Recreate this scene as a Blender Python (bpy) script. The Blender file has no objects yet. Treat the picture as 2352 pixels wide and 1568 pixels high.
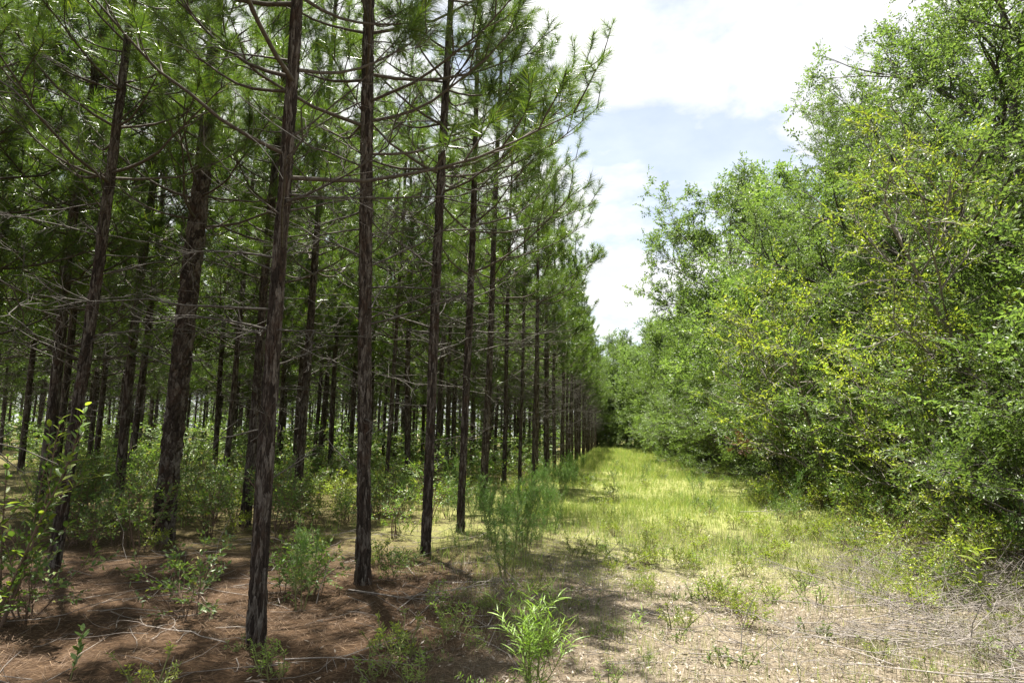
import bpy, math
import numpy as np
from mathutils import Matrix, Vector

rng = np.random.default_rng(7)
scn = bpy.context.scene
col = scn.collection
R = math.radians

# ------------------------------------------------------------------ camera
# pixel coordinates below are those of the photograph shown 2352 x 1568
FPX, CX, CY = 1568.0, 1176.0, 784.0
VPX, VPY, ROLL, CAMH = 1402.0, 1008.0, R(1.4), 1.62
_u, _v = (VPX - CX) / FPX, -(VPY - CY) / FPX
_u0 = _u * math.cos(ROLL) - _v * math.sin(ROLL)
_v0 = _u * math.sin(ROLL) + _v * math.cos(ROLL)
PITCH = math.atan(-_v0)
YAW = math.atan(_u0 * math.cos(PITCH))
Fw = Vector((-math.sin(YAW) * math.cos(PITCH), math.cos(YAW) * math.cos(PITCH), math.sin(PITCH)))
Rt = Vector((math.cos(YAW), math.sin(YAW), 0))
Up = Rt.cross(Fw)
Rr = Rt * math.cos(ROLL) + Up * math.sin(ROLL)
Ur = -Rt * math.sin(ROLL) + Up * math.cos(ROLL)
cam_d = bpy.data.cameras.new('camera')
cam = bpy.data.objects.new('camera', cam_d)
col.objects.link(cam)
cam_d.lens, cam_d.sensor_width, cam_d.clip_end, cam_d.clip_start = 24.0, 36.0, 3000, 0.05
cam.matrix_world = Matrix(((Rr.x, Ur.x, -Fw.x, 0), (Rr.y, Ur.y, -Fw.y, 0), (Rr.z, Ur.z, -Fw.z, CAMH), (0, 0, 0, 1)))
scn.camera = cam

# ------------------------------------------------------------------ light
SUN_EL, SUN_AZ = 76.5, -38.0          # azimuth from +Y towards +X: the sun stands high, ahead and to the left
sd = Vector((math.sin(R(SUN_AZ)) * math.cos(R(SUN_EL)), math.cos(R(SUN_AZ)) * math.cos(R(SUN_EL)), math.sin(R(SUN_EL))))
sun_d = bpy.data.lights.new('sun', 'SUN')
sun_d.energy, sun_d.angle, sun_d.color = 5.0, R(0.53), (1.0, 0.955, 0.87)
sun = bpy.data.objects.new('sun', sun_d)
col.objects.link(sun)
sun.rotation_euler = (-sd).to_track_quat('-Z', 'Y').to_euler()
sun.location = (-30, 20, 60)

world = bpy.data.worlds.new('World')
scn.world = world
world.use_nodes = True
nt = world.node_tree
nt.nodes.clear()
def wn(t, **kw):
    n = nt.nodes.new(t)
    for k, v in kw.items(): setattr(n, k, v)
    return n
def wl(a, ao, b, bi): nt.links.new(a.outputs[ao], b.inputs[bi])
wout = wn('ShaderNodeOutputWorld'); wbg = wn('ShaderNodeBackground')
sky = wn('ShaderNodeTexSky', sky_type='NISHITA', sun_disc=False)
sky.sun_elevation, sky.sun_rotation = R(SUN_EL), R(SUN_AZ)
sky.air_density, sky.dust_density, sky.ozone_density = 1.0, 0.6, 1.0
tc = wn('ShaderNodeTexCoord'); sep = wn('ShaderNodeSeparateXYZ')
wl(tc, 'Generated', sep, 0)
zm = wn('ShaderNodeMath', operation='MAXIMUM'); zm.inputs[1].default_value = 0.02; wl(sep, 2, zm, 0)
za = wn('ShaderNodeMath', operation='ADD'); za.inputs[1].default_value = 0.22; wl(zm, 0, za, 0)
dx = wn('ShaderNodeMath', operation='DIVIDE'); wl(sep, 0, dx, 0); wl(za, 0, dx, 1)
dy = wn('ShaderNodeMath', operation='DIVIDE'); wl(sep, 1, dy, 0); wl(za, 0, dy, 1)
cmb = wn('ShaderNodeCombineXYZ'); wl(dx, 0, cmb, 0); wl(dy, 0, cmb, 1); cmb.inputs[2].default_value = 1.3
n1 = wn('ShaderNodeTexNoise', noise_dimensions='3D'); n1.inputs['Scale'].default_value = 1.9
n1.inputs['Detail'].default_value = 9; n1.inputs['Roughness'].default_value = 0.56; n1.inputs['Distortion'].default_value = 0.25
wl(cmb, 0, n1, 'Vector')
cr = wn('ShaderNodeValToRGB'); cr.color_ramp.elements[0].position = 0.43; cr.color_ramp.elements[1].position = 0.52; cr.color_ramp.elements[0].color = (0.5, 0.5, 0.5, 1)
wl(n1, 'Fac', cr, 0)
n2 = wn('ShaderNodeTexNoise'); n2.inputs['Scale'].default_value = 4.0; n2.inputs['Detail'].default_value = 6; wl(cmb, 0, n2, 'Vector')
cc = wn('ShaderNodeValToRGB'); cc.color_ramp.elements[0].position = 0.34; cc.color_ramp.elements[1].position = 0.62
cc.color_ramp.elements[0].color = (4.7, 4.85, 5.1, 1); cc.color_ramp.elements[1].color = (6.4, 6.4, 6.35, 1)
wl(n2, 'Fac', cc, 0)
mx = wn('ShaderNodeMix', data_type='RGBA')
wl(cr, 0, mx, 0); nt.links.new(sky.outputs[0], mx.inputs[6]); nt.links.new(cc.outputs[0], mx.inputs[7])
nt.links.new(mx.outputs[2], wbg.inputs[0]); wbg.inputs[1].default_value = 0.052
wl(wbg, 0, wout, 0)

scn.view_settings.view_transform = 'Standard'
scn.view_settings.look = 'None'
scn.view_settings.gamma = 1.0
scn.view_settings.use_curve_mapping = False
scn.view_settings.exposure = 2.02
scn.cycles.max_bounces = 4
scn.cycles.diffuse_bounces = 2
scn.cycles.glossy_bounces = 2
scn.cycles.transmission_bounces = 2
scn.cycles.caustics_reflective = False
scn.cycles.caustics_refractive = False
scn.cycles.use_adaptive_sampling = False
scn.cycles.use_denoising = True
scn.cycles.sample_clamp_indirect = 6.0

# ------------------------------------------------------------------ ground height and pixel helpers
def gz(x, y):
    x = np.asarray(x, float); y = np.asarray(y, float)
    a = 0.035 * np.sin(0.9 * x + 0.4 * y) + 0.03 * np.sin(0.53 * y - 0.7 * x + 1.0) + 0.018 * np.sin(2.1 * x + 1.3) * np.sin(1.7 * y)
    bank = 0.16 * np.exp(-((x - 6.2) / 1.5) ** 2)
    far = 0.006 * np.clip(y - 40, 0, 90)
    return a + bank + far
def ground_at(px, py):
    d = Fw + Rr * ((px - CX) / FPX) + Ur * (-(py - CY) / FPX)
    z = 0.0
    for _ in range(6):
        t = (z - CAMH) / d.z
        x, y = d.x * t, d.y * t
        z = float(gz(x, y))
    return x, y, z
def project(x, y, z):
    v = Vector((x, y, z - CAMH)); f = v.dot(Fw)
    if f < 0.05: return None
    return CX + FPX * v.dot(Rr) / f, CY - FPX * v.dot(Ur) / f, f
def row_point(px, xrow):
    "the ground point of plantation row x = xrow that shows at column px"
    lo, hi = 1.0, 300.0
    for _ in range(50):
        m = 0.5 * (lo + hi); p = project(xrow, m, 0.3)
        if p is None or p[0] < px: lo = m
        else: hi = m
    return xrow, m, float(gz(xrow, m))

# ------------------------------------------------------------------ materials
def mat(name):
    m = bpy.data.materials.new(name); m.use_nodes = True
    t = m.node_tree; t.nodes.clear()
    out = t.nodes.new('ShaderNodeOutputMaterial')
    return m, t, out
def N(t, ty, **kw):
    n = t.nodes.new(ty)
    for k, v in kw.items():
        if hasattr(n, k) and not k[0].isupper(): setattr(n, k, v)
        else: n.inputs[k.replace('_', ' ')].default_value = v
    return n
def ramp(t, src, stops):
    r = t.nodes.new('ShaderNodeValToRGB'); t.links.new(src, r.inputs[0])
    e = r.color_ramp.elements
    while len(e) < len(stops): e.new(0.5)
    for i, (p, c) in enumerate(stops): e[i].position = p; e[i].color = (*c, 1)
    return r.outputs[0]

def leaf_material(name, stops, rough=0.42, transl=0.35, tint=(1.25, 1.35, 0.6), spec=0.5):
    m, t, out = mat(name)
    geo = N(t, 'ShaderNodeNewGeometry')
    oi = N(t, 'ShaderNodeObjectInfo')
    c = ramp(t, geo.outputs['Random Per Island'], stops)
    hs = N(t, 'ShaderNodeHueSaturation')
    mr = N(t, 'ShaderNodeMapRange'); mr.inputs[3].default_value = 0.8; mr.inputs[4].default_value = 1.2
    t.links.new(oi.outputs['Random'], mr.inputs[0]); t.links.new(mr.outputs[0], hs.inputs['Value']); t.links.new(c, hs.inputs['Color'])
    p = N(t, 'ShaderNodeBsdfPrincipled', Roughness=rough)
    p.inputs['Specular IOR Level'].default_value = spec
    t.links.new(hs.outputs[0], p.inputs['Base Color'])
    mul = N(t, 'ShaderNodeMix', data_type='RGBA', blend_type='MULTIPLY'); mul.inputs[0].default_value = 1.0
    t.links.new(hs.outputs[0], mul.inputs[6]); mul.inputs[7].default_value = (*tint, 1)
    tr = N(t, 'ShaderNodeBsdfTranslucent'); t.links.new(mul.outputs[2], tr.inputs[0])
    mix = N(t, 'ShaderNodeMixShader'); mix.inputs[0].default_value = transl
    t.links.new(p.outputs[0], mix.inputs[1]); t.links.new(tr.outputs[0], mix.inputs[2])
    t.links.new(mix.outputs[0], out.inputs[0])
    return m
def wood_material(name, c0, c1, scale=(30, 30, 5), rough=0.9, bump=0.4):
    m, t, out = mat(name)
    tcn = N(t, 'ShaderNodeTexCoord'); mp = N(t, 'ShaderNodeMapping'); mp.inputs['Scale'].default_value = scale
    t.links.new(tcn.outputs['Object'], mp.inputs[0])
    n = N(t, 'ShaderNodeTexNoise', Scale=1.0, Detail=5.0, Roughness=0.65); t.links.new(mp.outputs[0], n.inputs['Vector'])
    c = ramp(t, n.outputs[0], [(0.3, c0), (0.7, c1)])
    p = N(t, 'ShaderNodeBsdfPrincipled', Roughness=rough); p.inputs['Specular IOR Level'].default_value = 0.25
    t.links.new(c, p.inputs['Base Color'])
    b = N(t, 'ShaderNodeBump', Strength=bump, Distance=0.01); t.links.new(n.outputs[0], b.inputs['Height']); t.links.new(b.outputs[0], p.inputs['Normal'])
    t.links.new(p.outputs[0], out.inputs[0])
    return m

def bark_material():
    m, t, out = mat('pine_bark')
    tcn = N(t, 'ShaderNodeTexCoord'); mp = N(t, 'ShaderNodeMapping'); mp.inputs['Scale'].default_value = (22, 22, 6)
    t.links.new(tcn.outputs['Object'], mp.inputs[0])
    vo = N(t, 'ShaderNodeTexVoronoi', feature='DISTANCE_TO_EDGE', Scale=1.0); t.links.new(mp.outputs[0], vo.inputs['Vector'])
    n = N(t, 'ShaderNodeTexNoise', Scale=2.2, Detail=6.0, Roughness=0.7); t.links.new(mp.outputs[0], n.inputs['Vector'])
    n2_ = N(t, 'ShaderNodeTexNoise', Scale=7.0, Detail=3.0); t.links.new(tcn.outputs['Object'], n2_.inputs['Vector'])
    vc = N(t, 'ShaderNodeTexVoronoi', Scale=1.0); t.links.new(mp.outputs[0], vc.inputs['Vector'])
    hm = N(t, 'ShaderNodeSeparateColor'); t.links.new(vc.outputs['Color'], hm.inputs[0])
    mxp = N(t, 'ShaderNodeMath', operation='MULTIPLY_ADD'); mxp.inputs[1].default_value = 0.34; t.links.new(hm.outputs[0], mxp.inputs[0])
    hf = N(t, 'ShaderNodeMath', operation='MULTIPLY_ADD'); hf.inputs[1].default_value = 1.0; hf.inputs[2].default_value = -0.17; t.links.new(n.outputs[0], hf.inputs[0]); t.links.new(hf.outputs[0], mxp.inputs[2])
    plate = ramp(t, mxp.outputs[0], [(0.3, (0.018, 0.0132, 0.01)), (0.5, (0.042, 0.032, 0.025)), (0.7, (0.14, 0.124, 0.106))])
    red = N(t, 'ShaderNodeMix', data_type='RGBA'); red.inputs[7].default_value = (0.06, 0.034, 0.021, 1)
    rr = N(t, 'ShaderNodeMapRange'); rr.inputs[1].default_value = 0.5; rr.inputs[2].default_value = 0.75; rr.inputs[4].default_value = 0.6
    t.links.new(n2_.outputs[0], rr.inputs[0]); t.links.new(rr.outputs[0], red.inputs[0]); t.links.new(plate, red.inputs[6])
    p = N(t, 'ShaderNodeBsdfPrincipled', Roughness=0.92); p.inputs['Specular IOR Level'].default_value = 0.2
    t.links.new(red.outputs[2], p.inputs['Base Color'])
    cl = N(t, 'ShaderNodeMath', operation='MINIMUM'); cl.inputs[1].default_value = 0.16; t.links.new(vo.outputs[0], cl.inputs[0])
    sc = N(t, 'ShaderNodeMath', operation='MULTIPLY_ADD'); sc.inputs[1].default_value = 5.0; t.links.new(cl.outputs[0], sc.inputs[0]); t.links.new(n.outputs[0], sc.inputs[2])
    b = N(t, 'ShaderNodeBump', Strength=0.8, Distance=0.012); t.links.new(sc.outputs[0], b.inputs['Height']); t.links.new(b.outputs[0], p.inputs['Normal'])
    t.links.new(p.outputs[0], out.inputs[0])
    return m

M_BARK = bark_material()
M_PWOOD = wood_material('pine_branch_wood', (0.04, 0.033, 0.025), (0.10, 0.086, 0.068))
M_DEAD = wood_material('dead_limb_wood', (0.034, 0.03, 0.025), (0.11, 0.10, 0.087))
M_TWIG = wood_material('weathered_grey_wood', (0.10, 0.085, 0.075), (0.26, 0.235, 0.21))
M_OWOOD = wood_material('broadleaf_bark', (0.045, 0.038, 0.032), (0.12, 0.108, 0.094), scale=(12, 12, 6))
M_STEM = wood_material('green_stem', (0.10, 0.12, 0.04), (0.2, 0.2, 0.08), scale=(10, 10, 10))
M_BSTEM = wood_material('brown_stem', (0.08, 0.05, 0.035), (0.17, 0.12, 0.085), scale=(10, 10, 10))
M_NEEDLE = leaf_material('pine_needles', [(0.0, (0.042, 0.082, 0.016)), (0.5, (0.082, 0.138, 0.025)), (0.95, (0.128, 0.18, 0.034)), (1.0, (0.17, 0.13, 0.04))], rough=0.32, transl=0.42, tint=(1.3, 1.4, 0.55))
M_OAK = leaf_material('broadleaf_green', [(0.0, (0.08, 0.13, 0.036)), (0.6, (0.125, 0.185, 0.052)), (1.0, (0.185, 0.24, 0.072))], rough=0.46, transl=0.45, tint=(1.2, 1.3, 0.7), spec=0.4)
M_OAK2 = leaf_material('broadleaf_deep_green', [(0.0, (0.062, 0.105, 0.026)), (0.7, (0.108, 0.16, 0.04)), (1.0, (0.155, 0.208, 0.055))], rough=0.44, transl=0.42, tint=(1.2, 1.3, 0.7), spec=0.4)
M_YELL = leaf_material('yellow_green_leaf', [(0.0, (0.125, 0.18, 0.034)), (0.6, (0.205, 0.255, 0.044)), (1.0, (0.29, 0.305, 0.06))], rough=0.42, transl=0.48)
M_GALL = leaf_material('shrub_leaf', [(0.0, (0.06, 0.11, 0.03)), (0.7, (0.115, 0.18, 0.042)), (0.95, (0.17, 0.225, 0.05)), (1.0, (0.26, 0.22, 0.055))], rough=0.46, transl=0.38)
M_RED = leaf_material('dead_red_brown_leaf', [(0.0, (0.10, 0.04, 0.022)), (1.0, (0.21, 0.095, 0.05))], rough=0.6, transl=0.25, tint=(1.3, 0.9, 0.6))
M_WEED = leaf_material('bright_weed_leaf', [(0.0, (0.15, 0.26, 0.04)), (1.0, (0.24, 0.36, 0.06))], rough=0.45, transl=0.4)
M_FENN = leaf_material('feathery_weed_leaf', [(0.0, (0.05, 0.13, 0.02)), (1.0, (0.10, 0.19, 0.03))], rough=0.5, transl=0.4)
M_GRASS = leaf_material('lane_grass', [(0.0, (0.135, 0.215, 0.05)), (0.45, (0.22, 0.295, 0.08)), (0.78, (0.33, 0.35, 0.13)), (1.0, (0.46, 0.42, 0.25))], rough=0.5, transl=0.5, tint=(1.15, 1.2, 0.65))
M_DRY = leaf_material('dry_grass_stalk', [(0.0, (0.11, 0.088, 0.058)), (0.5, (0.26, 0.22, 0.15)), (1.0, (0.44, 0.39, 0.29))], rough=0.6, transl=0.3, tint=(1, 1, 1))
M_STRAW = leaf_material('pine_straw_needle', [(0.0, (0.048, 0.026, 0.013)), (0.6, (0.10, 0.058, 0.030)), (1.0, (0.20, 0.132, 0.074))], rough=0.6, transl=0.1, tint=(1, 1, 1))
M_LITT = leaf_material('dry_leaf_litter', [(0.0, (0.06, 0.043, 0.03)), (0.5, (0.19, 0.155, 0.118)), (1.0, (0.40, 0.355, 0.295))], rough=0.65, transl=0.12, tint=(1, 1, 1))

def ground_material():
    m, t, out = mat('forest_floor')
    tcn = N(t, 'ShaderNodeTexCoord'); P = tcn.outputs['Object']
    sp = N(t, 'ShaderNodeSeparateXYZ'); t.links.new(P, sp.inputs[0])
    nb = N(t, 'ShaderNodeTexNoise', Scale=0.55, Detail=5.0, Roughness=0.6); t.links.new(P, nb.inputs['Vector'])
    nf = N(t, 'ShaderNodeTexNoise', Scale=38.0, Detail=6.0, Roughness=0.75); t.links.new(P, nf.inputs['Vector'])
    nm = N(t, 'ShaderNodeTexNoise', Scale=6.0, Detail=4.0, Roughness=0.6); t.links.new(P, nm.inputs['Vector'])
    straw = ramp(t, nf.outputs[0], [(0.3, (0.026, 0.0145, 0.0075)), (0.5, (0.052, 0.030, 0.0155)), (0.7, (0.105, 0.066, 0.036))])
    sand = ramp(t, nf.outputs[0], [(0.32, (0.072, 0.055, 0.036)), (0.5, (0.155, 0.126, 0.088)), (0.68, (0.31, 0.265, 0.20))])
    soil = ramp(t, nf.outputs[0], [(0.3, (0.10, 0.11, 0.035)), (0.55, (0.20, 0.21, 0.065)), (0.75, (0.32, 0.28, 0.14))])
    def mask(src, off, k):
        a = N(t, 'ShaderNodeMath', operation='MULTIPLY_ADD'); a.inputs[1].default_value = 3.0; a.inputs[2].default_value = -1.5
        t.links.new(nb.outputs[0], a.inputs[0])
        b = N(t, 'ShaderNodeMath', operation='ADD'); t.links.new(src, b.inputs[0]); t.links.new(a.outputs[0], b.inputs[1])
        r = N(t, 'ShaderNodeMapRange', interpolation_type='SMOOTHSTEP'); r.inputs[1].default_value = off - k; r.inputs[2].default_value = off + k
        t.links.new(b.outputs[0], r.inputs[0]); return r.outputs[0]
    mxs = mask(sp.outputs[0], -0.75, 0.9)            # straw under the pines -> sandy lane
    m1 = N(t, 'ShaderNodeMix', data_type='RGBA'); t.links.new(mxs, m1.inputs[0]); t.links.new(straw, m1.inputs[6]); t.links.new(sand, m1.inputs[7])
    # turf further along the lane
    myg = mask(sp.outputs[1], 9.5, 2.2)
    m2 = N(t, 'ShaderNodeMix', data_type='RGBA')
    mg2 = N(t, 'ShaderNodeMath', operation='MULTIPLY'); t.links.new(myg, mg2.inputs[0])
    mpx = N(t, 'ShaderNodeMapRange', interpolation_type='SMOOTHSTEP'); mpx.inputs[1].default_value = -5.0; mpx.inputs[2].default_value = -2.2; mpx.inputs[3].default_value = 0.3; mpx.inputs[4].default_value = 0.9
    t.links.new(sp.outputs[0], mpx.inputs[0]); t.links.new(mpx.outputs[0], mg2.inputs[1])
    t.links.new(mg2.outputs[0], m2.inputs[0]); t.links.new(m1.outputs[2], m2.inputs[6]); t.links.new(soil, m2.inputs[7])
    # patches of straw stay among the pines further off
    p = N(t, 'ShaderNodeBsdfPrincipled', Roughness=0.95); p.inputs['Specular IOR Level'].default_value = 0.15
    t.links.new(m2.outputs[2], p.inputs['Base Color'])
    ad = N(t, 'ShaderNodeMath', operation='ADD'); t.links.new(nf.outputs[0], ad.inputs[0]); t.links.new(nm.outputs[0], ad.inputs[1])
    b = N(t, 'ShaderNodeBump', Strength=0.8, Distance=0.03); t.links.new(ad.outputs[0], b.inputs['Height']); t.links.new(b.outputs[0], p.inputs['Normal'])
    t.links.new(p.outputs[0], out.inputs[0])
    return m
M_GROUND = ground_material()

# ------------------------------------------------------------------ mesh tools
class Acc:
    "collects vertices, triangles and quads, each face with a material slot"
    def __init__(s): s.v = []; s.t = []; s.q = []; s.tm = []; s.qm = []; s.n = 0
    def add(s, V, T=None, Q=None, m=0):
        V = np.asarray(V, float).reshape(-1, 3)
        if T is not None and len(T): s.t.append(np.asarray(T) + s.n); s.tm.append(np.full(len(T), m))
        if Q is not None and len(Q): s.q.append(np.asarray(Q) + s.n); s.qm.append(np.full(len(Q), m))
        s.v.append(V); s.n += len(V)
    def arrays(s):
        V = np.concatenate(s.v) if s.v else np.zeros((0, 3))
        T = np.concatenate(s.t) if s.t else np.zeros((0, 3), int)
        Q = np.concatenate(s.q) if s.q else np.zeros((0, 4), int)
        tm = np.concatenate(s.tm) if s.tm else np.zeros(0, int)
        qm = np.concatenate(s.qm) if s.qm else np.zeros(0, int)
        return V, T, Q, tm, qm
    def stamp(s, proto, mats4, m=None):
        "adds a copy of another Acc for each 4x4 matrix"
        V, T, Q, tm, qm = proto.arrays()
        mats4 = np.asarray(mats4, float)
        k, n = len(mats4), len(V)
        if k == 0: return
        W = np.einsum('kij,nj->kni', mats4[:, :3, :3], V) + mats4[:, None, :3, 3]
        off = (np.arange(k) * n)[:, None, None]
        if len(T): s.t.append((T[None] + off).reshape(-1, 3) + s.n); s.tm.append(np.tile(tm, k) if m is None else np.full(k * len(T), m))
        if len(Q): s.q.append((Q[None] + off).reshape(-1, 4) + s.n); s.qm.append(np.tile(qm, k) if m is None else np.full(k * len(Q), m))
        s.v.append(W.reshape(-1, 3)); s.n += k * n
    def mesh(s, name, mats, smooth=True):
        V, T, Q, tm, qm = s.arrays()
        me = bpy.data.meshes.new(name)
        me.vertices.add(len(V)); me.vertices.foreach_set('co', V.astype(np.float32).ravel())
        nl = len(T) * 3 + len(Q) * 4
        me.loops.add(nl); me.loops.foreach_set('vertex_index', np.concatenate([T.ravel(), Q.ravel()]).astype(np.int32))
        me.polygons.add(len(T) + len(Q))
        st = np.concatenate([np.arange(len(T)) * 3, len(T) * 3 + np.arange(len(Q)) * 4]).astype(np.int32)
        me.polygons.foreach_set('loop_start', st)
        me.polygons.foreach_set('material_index', np.concatenate([tm, qm]).astype(np.int32))
        me.polygons.foreach_set('use_smooth', np.full(len(st), smooth))
        for x in (mats if isinstance(mats, (list, tuple)) else [mats]): me.materials.append(x)
        me.update(calc_edges=True)
        return me
def unit(v): return v / (np.linalg.norm(v, axis=-1, keepdims=True) + 1e-9)
def tube(acc, P, rad, sides=5, m=0, cap=False):
    P = np.asarray(P, float); rad = np.asarray(rad, float); k = len(P)
    T = unit(np.gradient(P, axis=0))
    d = P[-1] - P[0]
    ref = np.array([1.0, 0.13, 0]) if abs(d[2]) > 0.7 * np.linalg.norm(d) else np.array([0.1, 0.07, 1.0])
    A = unit(np.cross(T, ref)); B = np.cross(T, A)
    th = np.arange(sides) * 2 * np.pi / sides
    V = P[:, None] + rad[:, None, None] * (np.cos(th)[None, :, None] * A[:, None] + np.sin(th)[None, :, None] * B[:, None])
    i = np.arange(k - 1)[:, None] * sides; j = np.arange(sides)[None]; j2 = (j + 1) % sides
    Q = np.stack([i + j, i + j2, i + sides + j2, i + sides + j], -1).reshape(-1, 4)
    acc.add(V, None, Q, m)
def frame(d, up=(0, 0, 1), pos=(0, 0, 0), s=1.0, twist=0.0):
    "4x4 matrices with X along d and Z near up"
    d = unit(np.atleast_2d(d)); up = np.broadcast_to(np.atleast_2d(up), d.shape)
    y = unit(np.cross(up, d)); z = np.cross(d, y)
    tw = np.broadcast_to(np.asarray(twist, float), (len(d),))[:, None]
    y, z = y * np.cos(tw) + z * np.sin(tw), z * np.cos(tw) - y * np.sin(tw)
    s = np.broadcast_to(np.asarray(s, float), (len(d),))[:, None]
    M = np.zeros((len(d), 4, 4)); M[:, :3, 0] = d * s; M[:, :3, 1] = y * s; M[:, :3, 2] = z * s
    M[:, :3, 3] = pos; M[:, 3, 3] = 1
    return M
def smooth_path(k, start, dirn, length, wander=0.1, up=0.0, r=rng):
    "a gently wandering line of k points"
    d = unit(np.asarray(dirn, float)); P = [np.asarray(start, float)]; st = length / (k - 1)
    for _ in range(k - 1):
        d = unit(d + r.normal(0, wander, 3) + np.array([0, 0, up]))
        P.append(P[-1] + d * st)
    return np.array(P)
def lerp_path(P, t):
    f = t * (len(P) - 1); i = min(int(f), len(P) - 2); w = f - i
    return P[i] * (1 - w) + P[i + 1] * w, unit(P[i + 1] - P[i])

def new_obj(name, data=None, parent=None, loc=None, mw=None):
    o = bpy.data.objects.new(name, data); col.objects.link(o)
    if parent is not None: o.parent = parent
    if loc is not None: o.location = loc
    if mw is not None: o.matrix_local = mw
    return o
def tag(o, label, cat=None, group=None, kind=None):
    o['label'] = label
    if cat: o['category'] = cat
    if group: o['group'] = group
    if kind: o['kind'] = kind
    return o
ORD = 'first second third fourth fifth sixth seventh eighth ninth tenth eleventh twelfth thirteenth fourteenth fifteenth sixteenth seventeenth eighteenth nineteenth twentieth'.split()

# ------------------------------------------------------------------ ground
def spaced(a, b, fine, lo, hi, g):
    c = list(np.arange(lo, hi + 1e-6, fine)); s = fine; x = lo
    while x > a: s *= g; x -= s; c.insert(0, max(x, a))
    s = fine; x = c[-1]
    while x < b: s *= g; x += s; c.append(min(x, b))
    return np.array(c)
gx = spaced(-900, 900, 0.3, -14, 9, 1.25); gy = spaced(-300, 1500, 0.3, 1, 34, 1.2)
X, Y = np.meshgrid(gx, gy); Z = gz(X, Y)
Z = Z + 0.012 * np.sin(7.3 * X + 3 * np.sin(2.1 * Y)) * np.sin(6.1 * Y + 2.2 * np.sin(3.3 * X)) * (np.abs(X) < 15) * (Y < 36)
a = Acc(); nx, ny = len(gx), len(gy)
ii = (np.arange(ny - 1)[:, None] * nx + np.arange(nx - 1)[None]).ravel()
a.add(np.stack([X, Y, Z], -1), None, np.stack([ii, ii + 1, ii + nx + 1, ii + nx], -1))
g = new_obj('ground', a.mesh('ground', M_GROUND)); g['kind'] = 'structure'
g['label'] = 'sandy needle-strewn ground of the pine plantation and its grassy lane'

# ------------------------------------------------------------------ pines
def tuft(acc, p, d, n, L, w, shoot=0.24, m=0, r=rng):
    "a bottlebrush of needles round the last part of a shoot ending in p"
    d = unit(np.asarray(d, float)); ref = np.array([0.3, 0.2, 1.0]) if abs(d[2]) < 0.8 else np.array([1.0, 0.1, 0])
    A = unit(np.cross(d, ref)); B = np.cross(d, A)
    s = r.random(n) ** 0.8; th = r.random(n) * 2 * np.pi; an = np.radians(18 + 50 * s + r.normal(0, 9, n))
    base = p - d * (s * shoot)[:, None]
    dirs = np.cos(an)[:, None] * d + np.sin(an)[:, None] * (np.cos(th)[:, None] * A + np.sin(th)[:, None] * B)
    ln = L * r.uniform(0.75, 1.12, n)
    dirs = unit(dirs + np.array([0, 0, -0.12]))
    side = unit(np.cross(dirs, r.normal(0, 1, (n, 3)))) * (w * 0.5)
    tip = base + dirs * ln[:, None] + np.array([0, 0, -1]) * (0.10 * ln)[:, None]
    V = np.stack([base - side, base + side, tip], 1).reshape(-1, 3)
    acc.add(V, np.arange(n * 3).reshape(-1, 3), None, m)

def live_branch(L, seed, n=64, w=0.0045, lean=0.22, airy=False):
    r = np.random.default_rng(seed); wood, need = Acc(), Acc()
    k = 9; t = np.linspace(0, 1, k)
    P = np.stack([L * t, 0.07 * L * np.sin(3 * t + seed) * t, L * (lean * t * t - 0.03 * np.sin(5 * t))], -1) + r.normal(0, 0.012 * L, (k, 3)) * t[:, None]
    r0 = 0.006 + 0.0075 * L
    tube(wood, P, r0 * (1 - 0.78 * t), 5 if w < 0.006 else 4)
    p, d = lerp_path(P, 0.999); tuft(need, p, d + np.array([0, 0, 0.35]), int(n * 1.2), 0.2, w, 0.3, r=r)
    nb = int(3 + 2.5 * L) if airy else int(4 + 3.2 * L); t0 = 0.46 if airy else 0.30
    for i in range(nb):
        tt = t0 + (0.96 - t0) * (i + r.random()) / nb
        q, d = lerp_path(P, tt)
        sgn = 1 if (i % 2) else -1; an = np.radians(r.uniform(32, 62)) * sgn
        dd = np.array([d[0] * math.cos(an) - d[1] * math.sin(an), d[0] * math.sin(an) + d[1] * math.cos(an), d[2] + r.uniform(-0.1, 0.3)])
        ln = L * r.uniform(0.16, 0.42) * (1.15 - 0.75 * tt) + 0.12
        S = smooth_path(5, q, dd, ln, 0.10, 0.10, r)
        tube(wood, S, np.linspace(r0 * 0.42, 0.0035, 5), 4 if w < 0.006 else 3)
        e, de = lerp_path(S, 0.999); tuft(need, e, de, n, 0.2, w, min(0.28, ln * 0.8), r=r)
        if ln > 0.4:
            for f in ((0.5, 0.75) if airy else (0.45, 0.72)):
                e, de = lerp_path(S, f)
                de = unit(de + r.normal(0, 0.5, 3)); l2 = r.uniform(0.1, 0.26)
                S2 = smooth_path(3, e, de, l2, 0.08, 0.12, r); tube(wood, S2, [0.005, 0.004, 0.003], 3)
                tuft(need, S2[-1], S2[-1] - S2[-2], int(n * 0.75), 0.19, w, l2, r=r)
    return wood, need
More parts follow.
